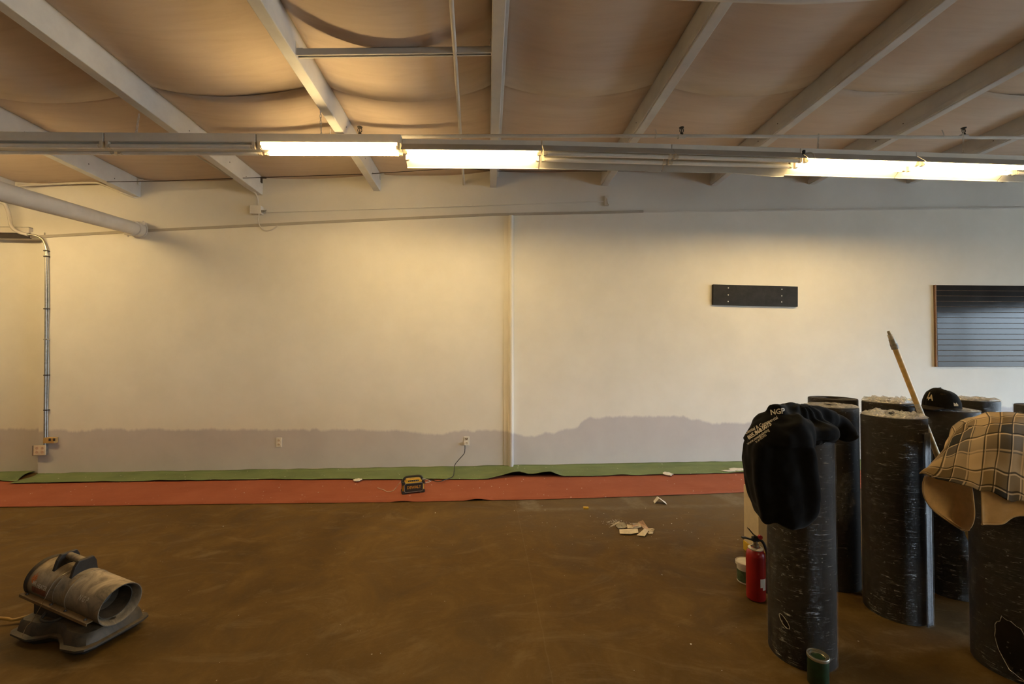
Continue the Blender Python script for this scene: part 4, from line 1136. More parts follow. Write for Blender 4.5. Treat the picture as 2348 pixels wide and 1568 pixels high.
# ================================================================== RUBBER ROLLS
RH = 1.15
def lat(px, Z): return stand(px, Z)
def roll(px, Z, Rr, label, H=RH, holes=(), strip=None, core=True, film_top=True, film_h=None, seed=0, lean=None, crumple=1.0):
    c = lat(px, Z)
    t = thing('rubber_roll', label, 'roll', c, 0, 'rolls of black rubber flooring')
    prof = [(0.0, 0.0), (Rr - 0.004, 0.0), (Rr, 0.006), (Rr, H - 0.006), (Rr - 0.003, H)]
    r_ = Rr - 0.003; k = 0
    while r_ > 0.045:
        r2 = r_ - 0.0105
        prof += [(r_ - 0.009, H + 0.001 - 0.001 * (k % 3)), (r_ - 0.0095, H - 0.006), (r2, H - 0.006), (r2 - 0.0003, H - 0.0015 * (k % 2))]; r_ = r2; k += 1
    prof += [(r_, H - 0.2), (0, H - 0.2)]
    MB().lathe(prof, 64).build('rolled_mat', 'rubber', t, angle=35)
    a_cam = math.atan2(-c.y, -c.x)
    if strip is not None:
        a0, wdeg = strip
        b = MB()
        def fs_(u, v):
            a = a_cam + R(a0 + wdeg * u); rr = Rr + 0.009 + 0.0015 * nz(v * 40, u * 3, seed) + (0.004 if u < .2 or u > .8 else 0)
            return Vector((rr * math.cos(a), rr * math.sin(a), 0.006 + (H - 0.08 - 0.01 * nz(u * 4, 3)) * v))
        b.grid(fs_, 8, 60); b.build('loose_end', 'sheet_edge', t, solid=0.006)
    def ff(u, v):
        a = a_cam + 2 * math.pi * (u - 0.5); z = 0.004 + ((film_h or H) - 0.004) * v
        rr = Rr + 0.0045 + 0.0022 * nz(math.cos(a) * 3 + seed, math.sin(a) * 3, z * 9) + 0.0012 * nz(a * 9 + z * 6, z * 14, seed)
        if strip is not None and strip[0] - 4 < math.degrees(2 * math.pi * (u - .5)) < strip[0] + strip[1] + 4: rr += 0.016
        return Vector((rr * math.cos(a), rr * math.sin(a), z))
    def skip(u, v):
        a = 360 * (u - .5); z = (film_h or H) * v
        for (ha, hz2, wa, wz, sl) in holes:
            q = ((a - ha + sl * (z - hz2) * 100) / wa) ** 2 + ((z - hz2) / wz) ** 2
            if q < 1 + 0.5 * nz(a * .4, z * 30, seed): return True
        return False
    MB().grid(ff, 96, 90, skip if holes else None).build('stretch_film', 'film', t)
    for (ha, hz2, wa, wz, sl) in holes:
        lip = []
        for k in range(28):
            th = 2 * math.pi * k / 28; z = hz2 + wz * math.sin(th) * (1 + .15 * nz(k * 1.3, seed)); a = a_cam + R(ha + wa * math.cos(th) * (1 + .15 * nz(k * .9, seed + 2)) - sl * (z - hz2) * 100)
            lip.append(Vector(((Rr + 0.008) * math.cos(a), (Rr + 0.008) * math.sin(a), max(z, 0.012))))
        MB().tube(lip, 0.0014, 5, closed=True).build('torn_film_edge', 'crumple', t)
    if film_top:
        def ft(u, v):
            a = 2 * math.pi * u; r1 = (Rr + 0.003) * (1 - v) + 0.03 * v
            z = H + 0.004 + crumple * (0.022 * abs(nz(math.cos(a) * r1 * 26 + seed, math.sin(a) * r1 * 26, 1)) + 0.012 * abs(nz(math.cos(a) * r1 * 60 + seed, math.sin(a) * r1 * 60, 2))) * min(1, v * 6)
            return Vector((r1 * math.cos(a), r1 * math.sin(a), z))
        MB().grid(ft, 56, 14, lambda u, v: v > 0.93).build('gathered_film', 'crumple', t, angle=25)
    return t
M['sheet_edge'] = simple('sheet_edge', (0.06, 0.062, 0.07), 0.33, 0, 0.5, 70, 0.6, 0.7)
rA = roll(1830, 2.25, 0.147, 'upright black rubber roll at the front with a black hoodie hung over it', 1.13, [(-27, 0.205, 6.5, 0.028, 2.2)], None, seed=1, film_h=1.085, film_top=False)
rB = roll(2045, 2.61, 0.153, 'upright black rubber roll in the middle with a pale shiny strip down its right edge', 1.15, [], (52, 17), seed=2, crumple=1.5)
rC = roll(1903, 2.94, 0.150, 'upright black rubber roll standing right behind the hoodie roll', 1.165, [], None, seed=3, crumple=0.7)
rD = roll(1907, 3.42, 0.160, 'black rubber roll at the back left, only its open top rim showing', 1.165, [], None, seed=4, film_top=False)
rE = roll(2037, 3.17, 0.158, 'black rubber roll directly behind the middle one, frayed film on top', 1.165, [], None, seed=5, crumple=2.2)
rF = roll(2168, 2.84, 0.153, 'black rubber roll under the black cap', 1.155, [], None, seed=6, crumple=0.5)
rG = roll(2226, 3.35, 0.150, 'black rubber roll behind the cap, only its filmed top showing', 1.16, [], None, seed=7, crumple=1.3)
rH = roll(2398, 2.95, 0.150, 'black rubber roll peeking in at the right edge behind the plaid shirt', 1.165, [], None, seed=8, film_top=False)
rI = roll(2316, 2.15, 0.155, 'upright black rubber roll at the right under the plaid shirt, film torn near its foot', 1.13, [(-1, 0.155, 21, 0.125, 0.7)], None, seed=9)

# loose bunch of torn film on the side of the roll behind the hoodie
cC = lat(1903, 2.94)
def bunch(u, v):
    q = P(1916 + 46 * u + 10 * nz(v * 5, 1), 1085 + 130 * v, 2.76 + 0.06 * nz(u * 4, v * 6, 4) - 0.03 * math.sin(math.pi * u))
    return q - cC
MB().grid(bunch, 14, 26, lambda u, v: abs(u - 0.5) > 0.16 + 0.36 * math.sin(math.pi * min(1, v * 1.05)) + 0.15 * nz(v * 9, 2)).build('torn_film', 'film', rC, angle=20)

# ================================================================== POLE, CAP
p_tip = P(2037, 759, 2.635); p_low = P(2150, 1045, 2.635)
dv = (p_low - p_tip).normalized(); p_foot = p_tip + dv * ((p_tip.z - 0.012) / -dv.z)
po = thing('extension_pole', 'wooden extension pole with taped tip leaning among the black rolls', 'pole', p_foot)
up_ = (p_tip - p_foot); L = up_.length; u = up_.normalized()
def seg(a, b, ra, rb, name, mat, n=16): return MB().tube([u * a, u * b], [ra, rb], n).build(name, mat, po)
seg(0.0, L - 0.10, 0.0145, 0.0145, 'shaft', 'wood_pole')
seg(L - 0.115, L - 0.082, 0.0185, 0.018, 'tape_band', 'tape_grey')
seg(L - 0.082, L - 0.052, 0.0165, 0.0155, 'ferrule', 'tip_metal')
seg(L - 0.052, L - 0.024, 0.0135, 0.0125, 'paint_crusted_collar', 'pole_paint')
b = MB(); pr = []
for k in range(9): pr += [(0.0085, 0.003 * k), (0.0068, 0.003 * k + 0.0015)]
b.lathe([(0, 0)] + pr + [(0, 0.027)], 12, u * (L - 0.026), u.to_track_quat('Z', 'Y').to_matrix()); b.build('threaded_tip', 'tip_metal', po)
seg(L - 0.66, L - 0.47, 0.0148, 0.0148, 'worn_paint_band', 'pole_paint')

cp = lat(2156, 2.80); cp.z = 1.172
front = R(177) - YAW
ca = thing('baseball_cap', 'black baseball cap with cream letters lying on a black roll', 'cap', cp, front)
# local +x = front of the cap
def dome(az, el):
    rx = 0.098 if math.cos(az) > 0 else 0.100
    return Vector((rx * math.cos(az) * math.cos(el) ** 0.75, 0.082 * math.sin(az) * math.cos(el) ** 0.75, 0.118 * math.sin(el) ** 0.9 * (1 + 0.08 * math.cos(az)) + 0.004 * nz(az * 2, el * 3)))
b = MB(); b.grid(lambda u_, v_: dome(2 * math.pi * u_, max(1e-4, v_ * math.pi / 2)), 48, 16); cr_ = b.build('crown', 'cap_wool', ca, solid=0.003, angle=60)
for k in range(3):
    b = MB(); b.tube([dome(math.pi / 3 * k + math.pi / 6, max(1e-4, R(e))) * 1.008 for e in range(2, 89, 6)] + [dome(math.pi / 3 * k + math.pi / 6 + math.pi, R(e)) * 1.008 for e in range(86, 1, -6)], 0.0012, 5); b.build('panel_seam', 'cap_wool', ca)
MB().ball((0, 0, 0.119), (0.008, 0.008, 0.005), 12, 6).build('top_button', 'cap_wool', ca)
def brim(u_, v_):
    a = -1.15 + 2.3 * u_; r0 = 0.094; x0, y0 = r0 * math.cos(a), 0.080 * math.sin(a)
    x1_, y1_ = 0.088 + 0.082 * math.cos(a * 1.15) ** 0.7 if abs(a * 1.15) < math.pi / 2 else 0.088, 0.082 * math.sin(a * 1.05) / math.sin(1.15 * 1.05)
    x = x0 + (x1_ - x0) * v_; y = y0 + (y1_ - y0) * v_
    return Vector((x, y, 0.014 - 1.2 * y * y - 0.012 * v_))
MB().grid(brim, 24, 8).build('brim', 'brim_brown', ca, solid=0.004)
MB().tube([dome(2 * math.pi * k / 40, 1e-4) + Vector((0, 0, 0.002)) for k in range(40)], 0.003, 6, closed=True).build('sweatband', 'brim_brown', ca)
def on_cap(vs, fs, az0, el0, mat, name):
    # vs in metres on a flat patch: x to the viewer's right, y up
    o_ = MB(); o_.add([dome(az0 + p.x / 0.090, el0 + p.y / 0.10) * 1.035 for p in vs], fs); o_.build(name, mat, ca, smooth=False)
tv, tf = text_shape('L', 0.056, 0.0014); on_cap([Vector((p.x * 0.8 - 0.006, p.y + 0.006, 0)) for p in tv], tf, 0.26, R(30), 'thread_cream', 'stitched_letter')
tv, tf = text_shape('A', 0.048, 0.0012); on_cap([Vector((p.x * 0.8 + 0.008, p.y - 0.004, 0)) for p in tv], tf, 0.26, R(30), 'thread_cream', 'stitched_letter')
flag = [(-0.013, -0.008), (0.013, -0.008), (0.013, 0.0), (0.002, 0.009), (-0.002, 0.003), (-0.013, 0.009)]
on_cap([Vector((x, y, 0)) for x, y in flag], [tuple(range(6))], math.pi / 2 + 0.15, R(13), 'thread_cream', 'stitched_flag')
mk = [(-0.018, -0.004), (-0.006, -0.008), (0.004, -0.002), (0.018, -0.005), (0.014, 0.006), (0.002, 0.004), (-0.008, 0.009), (-0.014, 0.004)]
on_cap([Vector((x, y, 0)) for x, y in mk], [tuple(range(8))], math.pi / 3, R(44), 'brim_brown', 'stitched_patch')

# ================================================================== HOODIE on the front roll
def oval(px0_, px1_, py, Z, dep, n=28, sq=0.8, tilt=0.0):
    a = P(px0_, py, Z); b = P(px1_, py, Z); c = (a + b) / 2; rx = (b - a).length / 2
    fwd = Vector((math.sin(YAW), math.cos(YAW), 0)); rt = Vector((math.cos(YAW), -math.sin(YAW), 0)); out = []
    for k in range(n):
        th = 2 * math.pi * k / n; cx, sy_ = math.cos(th), math.sin(th)
        cx = math.copysign(abs(cx) ** sq, cx); sy_ = math.copysign(abs(sy_) ** sq, sy_)
        out.append(c + rt * (rx * cx) + fwd * (dep * sy_) + Vector((0, 0, tilt * cx)))
    return out
hm = MB()
levels = [(1768, 1812, 943, 2.2, .05), (1752, 1835, 950, 2.17, .09), (1735, 1848, 966, 2.14, .12), (1722, 1850, 990, 2.12, .135), (1711, 1852, 1025, 2.1, .14), (1709, 1858, 1060, 2.09, .14),
          (1712, 1865, 1095, 2.08, .14), (1717, 1866, 1125, 2.075, .14), (1725, 1866, 1150, 2.075, .135), (1734, 1858, 1166, 2.08, .125), (1742, 1834, 1184, 2.08, .11), (1754, 1808, 1196, 2.08, .07)]
hm.loft([oval(*l) for l in levels])
cA = lat(1830, 2.25)
hm.lathe([(0, 1.10), (0.162, 1.10), (0.172, 1.125), (0.165, 1.155), (0.13, 1.18), (0.06, 1.195), (0, 1.197)], 32, cA)
sl = smooth_path([P(1800, 950, 2.22), P(1846, 955, 2.26), (P(1890, 962, 2.32)), P(1922, 972, 2.33), P(1940, 990, 2.30), P(1947, 1003, 2.28)], 6)
hm.tube(sl, [0.05 + (0.012 if i < 14 else 0) - 0.0011 * max(0, i - 14) for i in range(len(sl))], 14)
hm.tube(smooth_path([P(1775, 946, 2.14), P(1800, 944, 2.2), P(1850, 945, 2.3), P(1880, 955, 2.36)], 6), 0.042, 12)
raw = hm.build('black_hoodie_raw', 'black_cotton')
md = raw.modifiers.new('r', 'REMESH'); md.mode = 'VOXEL'; md.voxel_size = 0.009
sm = raw.modifiers.new('s', 'SMOOTH'); sm.iterations = 9; sm.factor = 0.6
hmesh = evaluated_mesh(raw); bpy.data.objects.remove(raw)
bm = bmesh.new(); bm.from_mesh(hmesh)
bm.normal_update()
axA = Vector((cA.x, cA.y, 0))
for v in bm.verts:
    p = v.co; q = p - axA
    ang = math.atan2(q.y, q.x)
    fold = 0.014 * math.sin(ang * 11 + 2.2 * nz(p.x * 6, p.y * 6, p.z * 3) * 2.0) * (1 if p.z < 1.1 else 0.35) + 0.012 * nz(p.x * 9, p.y * 9, p.z * 5) + 0.006 * nz(p.x * 22, p.y * 22, p.z * 14)
    v.co = p + v.normal * fold
# keep the cloth outside the roll it hangs on
for v in bm.verts:
    q = Vector((v.co.x - cA.x, v.co.y - cA.y, 0)); r0 = q.length
    if r0 < 0.1565 and v.co.z < 1.134 and r0 > 1e-4:
        if v.co.z > 1.105: v.co.z = 1.136
        else: q = q / r0 * 0.1565; v.co.x = cA.x + q.x; v.co.y = cA.y + q.y
bm.to_mesh(hmesh); bm.free()
hmesh.polygons.foreach_set('use_smooth', [True] * len(hmesh.polygons)); hmesh.materials.clear(); hmesh.materials.append(M['black_cotton'])
hd_o = thing('black_hoodie', 'black hoodie with white printed lettering hung over the front roll', 'hoodie', (cA.x, cA.y, 1.136))
hmesh.transform(Matrix.Translation((-cA.x, -cA.y, -1.136)))
gm = bpy.data.objects.new('garment', hmesh); COL.objects.link(gm); gm.parent = hd_o
tree = BVHTree.FromPolygons([v.co + Vector((cA.x, cA.y, 1.136)) for v in hmesh.vertices], [tuple(p.vertices) for p in hmesh.polygons])
def print_on(body, size_px, px, py, ang, bold=0.0, squash=1.0, name='printed_lettering'):
    tv, tf = text_shape(body, 1.0, bold, 'RIGHT'); out = []
    # text axis in the photograph: anchor at its right end
    a = R(ang); ux, uy = math.cos(a), -math.sin(a)
    for p in tv:
        x, y = p.x * size_px * squash, p.y * size_px
        qx, qy = px + x * ux - y * math.sin(a), py + x * uy - y * math.cos(a)
        d = ray(qx, qy).normalized(); h = tree.ray_cast(CAM, d)
        out.append(None if h[0] is None else h[0] + h[1].normalized() * (0.0015 if h[1].dot(d) < 0 else -0.0015))
    fs = [f for f in tf if all(out[i] is not None for i in f)]
    fs = [f for f in fs if max((out[i] - out[f[0]]).length for i in f) < 0.05]
    b = MB(); b.add([(o_ if o_ is not None else Vector(cA)) - Vector((cA.x, cA.y, 1.136)) for o_ in out], fs)
    if fs: b.build(name, 'print_white', hd_o, smooth=False)
for k_, (a_, b_) in enumerate((('Residential & Commercial', (10.5, 1783, 957, 26, 0.012, 0.88)), ('805.868.0075', (13.0, 1768, 971, 33, 0.03, 0.88)),
                              ('www.newgpainting', (9.5, 1763, 985, 34, 0.005, 0.82)), ('lic #1023955', (7.0, 1757, 997, 36, 0.0, 0.8)), ('NGP', (17, 1799, 942, 8, 0.03, 0.95)))):
    print_on(a_, *b_)

# ================================================================== PLAID SHIRT on the right roll
sh_rows = [
 [(2174, 1040, 2.42), (2180, 992, 2.52), (2215, 968, 2.58), (2270, 957, 2.6), (2348, 960, 2.6), (2430, 985, 2.55)],
 [(2171, 1012, 2.34), (2186, 978, 2.4), (2222, 957, 2.44), (2280, 946, 2.46), (2348, 948, 2.46), (2430, 962, 2.42)],
 [(2160, 1034, 2.25), (2194, 990, 2.25), (2240, 966, 2.27), (2290, 961, 2.27), (2348, 962, 2.26), (2430, 972, 2.22)],
 [(2143, 1054, 2.15), (2188, 1024, 2.11), (2237, 1008, 2.03), (2290, 1000, 1.99), (2348, 1004, 1.97), (2430, 1020, 1.95)],
 [(2125, 1073, 2.1), (2180, 1066, 2.05), (2233, 1070, 1.985), (2290, 1070, 1.955), (2348, 1085, 1.935), (2430, 1110, 1.92)],
 [(2108, 1086, 2.06), (2172, 1102, 2.02), (2232, 1120, 1.965), (2290, 1136, 1.935), (2348, 1155, 1.915), (2430, 1185, 1.90)]]
L3 = [[P(*q_) for q_ in r_] for r_ in sh_rows]
sf1 = catmull2(L3)
cI = lat(2316, 2.15)
def keep_off(p, c, rr, ztop):
    q = Vector((p.x - c.x, p.y - c.y, 0))
    if q.length < rr and p.z < ztop:
        if ztop - p.z < 0.06: p.z = ztop
        else:
            q = q.normalized() * rr; p.x, p.y = c.x + q.x, c.y + q.y
    return p
sh_o = thing('plaid_shirt', 'tan and black plaid flannel shirt draped over the right roll', 'shirt', (cI.x, cI.y, 1.14))
org = Vector((cI.x, cI.y, 1.14))
def shirt_fn(u, v):
    p = sf1(u, v)
    p = p + Vector((0.006 * nz(u * 9, v * 5, 1), 0.010 * nz(u * 7, v * 4, 7), 0.010 * nz(u * 8, v * 6, 3) + 0.006 * math.sin(u * 26 + 3 * nz(u * 4, v * 3)) * v))
    return keep_off(p, cI, 0.168, 1.16) - org
b = MB(); b.grid(shirt_fn, 90, 60)
for k_, (u, v) in list(b.uv.items()): b.uv[k_] = (u * 0.80 + 0.10 * v, v * 0.78)
b.build('outer_cloth', 'plaid', sh_o, solid=0.004, angle=70)
f1 = [[(2124, 1090, 2.07), (2158, 1098, 2.05), (2195, 1108, 2.01), (2232, 1118, 1.975)], [(2121, 1112, 2.08), (2157, 1128, 2.10), (2195, 1138, 2.07), (2231, 1150, 1.99)], [(2127, 1142, 2.08), (2159, 1158, 2.11), (2195, 1170, 2.09), (2229, 1180, 2.0)],
      [(2148, 1172, 2.08), (2172, 1187, 2.10), (2197, 1199, 2.09), (2223, 1202, 2.02)], [(2196, 1207, 2.08), (2203, 1211, 2.08), (2210, 1215, 2.06), (2217, 1213, 2.05)]]
s1 = catmull2([[P(*q_) for q_ in r_] for r_ in f1])
b = MB(); b.grid(lambda u, v: keep_off(s1(u, v) + Vector((0, 0.012 * math.sin(u * 9 + v * 3), 0)), cI, 0.166, 1.1) - org, 28, 24); b.build('shirt_tail', 'lining', sh_o, solid=0.004, angle=70)
hem = [s1(0, k / 20) for k in range(21)] + [s1(k / 8, 1) for k in range(1, 9)]
b = MB(); b.tube([keep_off(p + Vector((0, 0.012 * math.sin(3 * min(1, i / 20)), -0.002)), cI, 0.167, 1.1) - org for i, p in enumerate(hem)], 0.005, 6); b.build('hem', 'plaid', sh_o)
f2 = [[(2250, 1120, 1.965), (2290, 1130, 1.945), (2348, 1150, 1.925), (2430, 1180, 1.915)], [(2251, 1160, 1.97), (2292, 1165, 1.96), (2350, 1172, 1.93), (2430, 1190, 1.915)], [(2252, 1201, 1.975), (2292, 1198, 1.965), (2348, 1180, 1.93), (2430, 1196, 1.92)]]
s2 = catmull2([[P(*q_) for q_ in r_] for r_ in f2])
b = MB(); b.grid(lambda u, v: keep_off(s2(u, v) + Vector((0, 0.006 * math.sin(u * 14), 0)), cI, 0.166, 1.1) - org, 24, 14); b.build('shirt_tail', 'lining', sh_o, solid=0.004, angle=70)
b = MB(); b.tube([keep_off(s2(k / 24, 1) + Vector((0, 0.006 * math.sin(k / 24 * 14), -0.002)), cI, 0.167, 1.1) - org for k in range(25)], 0.005, 6); b.build('hem', 'plaid', sh_o)

# ================================================================== SMALL THINGS ON THE FLOOR
# extinguisher
e = lat(1728, 2.735)
ex = thing('fire_extinguisher', 'red fire extinguisher standing left of the hoodie roll', 'fire extinguisher', e, -YAW)
MB().lathe([(0, 0.004), (0.045, 0.0), (0.053, 0.006), (0.055, 0.02), (0.055, 0.265), (0.051, 0.285), (0.040, 0.303), (0.024, 0.313), (0.018, 0.315), (0, 0.315)], 32).build('cylinder', 'ext_red', ex)
MB().lathe([(0.026, 0.308), (0.040, 0.304), (0.043, 0.312), (0.028, 0.318)], 24).build('neck_tag', 'tub_white', ex)
MB().lathe([(0, 0.312), (0.018, 0.312), (0.018, 0.335), (0.013, 0.338), (0.013, 0.36), (0, 0.36)], 16).build('valve', 'can_metal', ex)
b = MB(); b.box((0.0, 0, 0.366), (0.04, 0.026, 0.03)); b.build('valve_head', 'ext_black', ex, smooth=False, bevel=0.004)
b = MB(); b.loft([[Vector(p) + Vector((0, y, 0)) for y, z in ()] or [Vector((x, y, z + dz)) for y, dz in ((-w_, -.004), (w_, -.004), (w_, .004), (-w_, .004))] for x, z, w_ in ((0.01, 0.362, .012), (-0.03, 0.364, .012), (-0.06, 0.374, .010), (-0.085, 0.375, .008))]); b.build('carry_handle', 'ext_black', ex, smooth=False)
b = MB(); b.loft([[Vector((x, y, z + dz)) for y, dz in ((-w_, -.004), (w_, -.004), (w_, .004), (-w_, .004))] for x, z, w_ in ((0.012, 0.378, .012), (-0.012, 0.392, .012), (-0.035, 0.42, .011), (-0.046, 0.432, .009))]); b.build('squeeze_lever', 'lever', ex, smooth=False)
MB().lathe([(0, 0), (0.013, 0), (0.013, 0.012), (0, 0.012)], 14, (0.018, -0.014, 0.385), Matrix.Rotation(R(90), 3, 'X')).build('pressure_gauge', 'ext_red', ex)
MB().tube(smooth_path([(0.02, 0, 0.362), (0.038, -0.008, 0.352), (0.052, -0.015, 0.32), (0.064, -0.016, 0.27), (0.067, -0.014, 0.18), (0.066, -0.012, 0.09)], 6), 0.0085, 10).build('hose', 'ext_black', ex)
MB().tube([(0.066, -0.012, 0.10), (0.066, -0.012, 0.04)], [0.011, 0.013], 10).build('nozzle', 'ext_black', ex)
b = MB().grid(lambda u, v: Vector((0.0556 * math.cos(R(-93 + 42 * u)), 0.0556 * math.sin(R(-93 + 42 * u)), 0.075 + 0.07 * v)), 8, 4, lambda u, v: (v < .3 and u < .35)); b.build('paper_label', 'card_white', ex)
# little white tub
e = lat(1706, 2.93)
tb = thing('plastic_tub', 'small white lidded tub with green label behind the fire extinguisher', 'tub', e)
MB().lathe([(0, 0), (0.050, 0), (0.053, 0.004), (0.057, 0.125), (0, 0.125)], 28).build('tub', 'tub_white', tb)
MB().lathe([(0.0530, 0.012), (0.0546, 0.012), (0.0566, 0.085), (0.0556, 0.085)], 28).build('printed_label', 'label_green', tb)
MB().lathe([(0.058, 0.112), (0.0635, 0.114), (0.0640, 0.134), (0.060, 0.137), (0.056, 0.132), (0, 0.131)], 28).build('lid', 'tub_white', tb)
MB().tube([(0.0535 * math.cos(2 * math.pi * k / 28), 0.0535 * math.sin(2 * math.pi * k / 28), 0.006) for k in range(28)], 0.0022, 5, closed=True).build('base_rim', 'tub_white', tb)
# pale carton with a yellow foot
e = P(1735, 784, 3.2); e = Vector((e.x, e.y, 0))
kt = thing('carton', 'pale upright carton with a yellow foot, mostly hidden behind the hoodie roll', 'carton', e, -YAW)
MB().box((0.12, 0.10, 0.285), (0.24, 0.2, 0.43)).build('sleeve', 'carton', kt, smooth=False, bevel=0.003)
MB().box((0.12, 0.10, 0.035), (0.25, 0.21, 0.07)).build('yellow_foot', 'yellow', kt, smooth=False, bevel=0.004)
# paint can
e = lat(1867, 2.045)
cn = thing('paint_can', 'small dark green paint can standing at the foot of the hoodie roll', 'can', e)
MB().lathe([(0, 0.002), (0.040, 0.0), (0.0425, 0.003), (0.0425, 0.122), (0, 0.122)], 36).build('can_body', 'can_green', cn)
MB().lathe([(0.0425, 0.118), (0.0450, 0.120), (0.0455, 0.130), (0.0440, 0.133), (0.0405, 0.132), (0.0395, 0.126), (0.0360, 0.126), (0.0352, 0.1305), (0.0325, 0.1305), (0.0318, 0.124), (0.029, 0.122)], 36).build('rim', 'can_metal', cn)
MB().lathe([(0.029, 0.1225), (0.024, 0.121), (0.0, 0.120)], 28).build('paint_film', 'can_paint', cn)

# torn paper and scraps
def scrap(pxs, mat, label, h=0.006, lifts=None, group=None, name='paper_scrap'):
    z0 = 0.003 + h
    pts = [floor_at(x, y, z0 if not lifts else z0 + lifts[i]) for i, (x, y) in enumerate(pxs)]
    n = len(pts); c = sum(pts, Vector()) / n; c.z += 0.004
    vs = pts + [c] + [p - Vector((0, 0, 0.0015)) for p in pts] + [c - Vector((0, 0, 0.0015))]
    fs = [(i, (i + 1) % n, n) for i in range(n)] + [((i + 1) % n + n + 1, i + n + 1, 2 * n + 1) for i in range(n)] + [(i, i + n + 1, (i + 1) % n + n + 1, (i + 1) % n) for i in range(n)]
    base = Vector((c.x, c.y, 0)); b = MB(); b.add(vs, fs)
    tag(b.build(name, mat, org=base, smooth=False), label, 'paper', group)
GP = 'torn paper in the heap on the floor'
scrap([(1420, 1213.5), (1440, 1213), (1462, 1211.5), (1464, 1221), (1445, 1224), (1421, 1223)], 'paper', 'largest cream strip of torn paper at the front of the heap', 0.010, None, GP)
scrap([(1420, 1197), (1432, 1197.5), (1438, 1208), (1428, 1211), (1412, 1205)], 'paper_grey', 'grey torn paper piece at the back left of the heap', 0.006, [.02, .02, 0, 0, 0], GP)
scrap([(1437, 1202), (1450, 1200), (1466, 1198), (1471, 1208), (1455, 1211), (1439, 1211)], 'paper', 'cream torn paper in the middle of the heap, behind the largest strip', 0.008, [.01, .03, .02, 0, 0, 0], GP)
scrap([(1446, 1202), (1458, 1200), (1464, 1205), (1452, 1208)], 'paper_pink', 'small pinkish torn paper in the middle of the heap', 0.022, None, GP)
scrap([(1463, 1197), (1474, 1192), (1481, 1203), (1488, 1212), (1480, 1216), (1471, 1206)], 'paper_pink', 'pinkish pointed torn paper at the back right of the heap', 0.008, [0, .05, .02, 0, 0, .01], GP)
scrap([(1468, 1220), (1478, 1211), (1487, 1216), (1478, 1229), (1460, 1226.5)], 'paper', 'folded cream paper at the front right of the heap', 0.008, [.01, .02, .01, 0, 0], GP)
scrap([(1483, 1214), (1488, 1211), (1496, 1210.5), (1501, 1213), (1498, 1218), (1489, 1219)], 'paper', 'round cream paper flap at the right end of the heap', 0.006, [0, .01, .02, .02, 0, 0], GP)
scrap([(1484, 1221), (1490, 1219), (1498, 1220), (1497, 1223), (1488, 1223.5)], 'paper', 'tiny cream flake at the front right tip of the heap', 0.004, None, GP)
scrap([(1397, 1209), (1404, 1203), (1420, 1195), (1421, 1197.5), (1408, 1205)], 'paper', 'thin cream paper strip at the left end of the heap', 0.006, [0, .01, .015, .015, 0], GP)
scrap([(1412, 1206), (1424, 1204), (1428, 1210), (1418, 1211)], 'paper_grey', 'small grey folded paper left of the largest strip', 0.012, None, GP)
# folded white card, yellow stub
a, b_, c_, d_ = floor_at(1506, 1155), floor_at(1519, 1155), floor_at(1526, 1161), floor_at(1534, 1159)
r0, r1 = floor_at(1517, 1156) , floor_at(1528, 1155.5)
r0 = Vector((r0.x, r0.y + 0.02, 0.035)); r1 = Vector((r1.x, r1.y + 0.02, 0.035))
fc = thing('folded_card', 'small folded white card standing like a tent on the floor', 'card', Vector((r0.x, r0.y, 0)))
q = MB(); p_ = [Vector((r0.x, r0.y, 0.0)) + Vector(v_) for v_ in ((-0.062, 0.0, 0.003), (-0.05, 0.065, 0.003), (-0.012, 0.06, 0.052), (-0.018, -0.005, 0.055), (0.062, 0.035, 0.003), (0.046, -0.045, 0.003))]
o_ = Vector((r0.x, r0.y, 0)); q.add([v_ - o_ for v_ in p_], [(0, 3, 2, 1), (3, 5, 4, 2)]); q.build('card', 'card_white', fc, smooth=False, solid=0.0015)
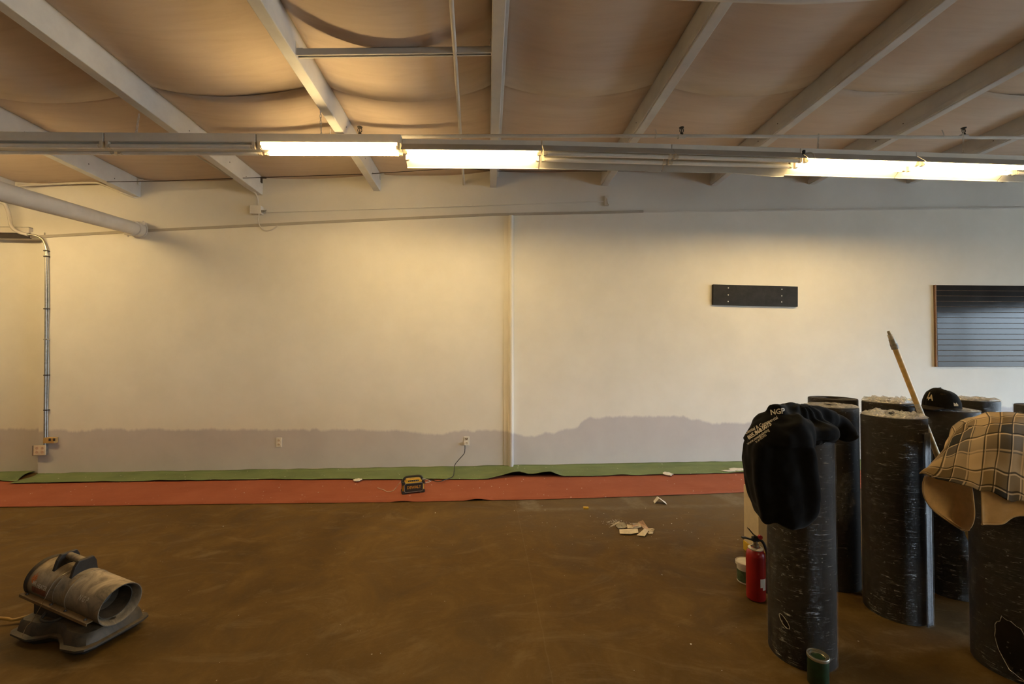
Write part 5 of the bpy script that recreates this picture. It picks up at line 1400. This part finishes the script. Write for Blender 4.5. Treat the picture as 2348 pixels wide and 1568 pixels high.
MB().lathe([(0, 0), (0.006, 0), (0.006, 0.001), (0, 0.001)], 10, (0.018, 0.012, 0.033), Matrix.Rotation(R(38), 3, 'Y')).build('printed_dot', 'slot_dark', fc)
c = floor_at(1343.5, 1166); yb = MB(); yb.box((0, 0, 0.008), (0.05, 0.028, 0.016), Matrix.Rotation(R(-8), 3, 'Z'))
o = yb.build('yellow_stub', 'yellow', smooth=False, bevel=0.002); o.location = c; tag(o, 'small yellow plastic stub on the floor in front of the red paper', 'stub')
# plaster crumbs: uncountable
cr_ = MB(); rnd = random.Random(11)
def crumb(p, s):
    s *= 0.72
    a = rnd.uniform(0, 6.28); k = [Vector((math.cos(a + t) * s * rnd.uniform(.6, 1.3), math.sin(a + t) * s * rnd.uniform(.6, 1.3), 0)) for t in (0, 2.1, 4.2)]
    cr_.add([p + k[0], p + k[1], p + k[2], p + Vector((0, 0, s * .8))], [(0, 2, 1), (0, 1, 3), (1, 2, 3), (2, 0, 3)])
for k in range(150):
    crumb(floor_at(rnd.gauss(1410, 11), rnd.gauss(1198, 3.5)) + Vector((0, 0, .001)), rnd.uniform(.002, .006))
for k in range(60): crumb(floor_at(rnd.uniform(1150, 1720), rnd.uniform(1165, 1260)) + Vector((0, 0, .001)), rnd.uniform(.002, .007))
for k in range(50): crumb(floor_at(rnd.uniform(350, 1740), 1180 + 370 * rnd.random() ** 1.4) + Vector((0, 0, .001)), rnd.uniform(.001, .0035))
for x, y in ((512, 1207), (998, 1176), (1518, 1318), (1521, 1204), (1584, 1477), (1243, 1160), (1250, 1170), (1540, 1201)): crumb(floor_at(x, y) + Vector((0, 0, .001)), 0.009)
for x, y in ((740, 1115), (730, 1129), (1100, 1119), (1247, 1135), (1200, 1099), (1300, 1122), (990, 1112), (940, 1137), (560, 1130), (640, 1118), (1590, 1126), (1700, 1100)): crumb(floor_at(x, y, .008) + Vector((0, 0, .001)), 0.010)
o = cr_.build('plaster_crumbs', 'card_white', smooth=False); tag(o, 'white plaster crumbs scattered over the floor and around the torn paper', 'crumbs', None, 'stuff')
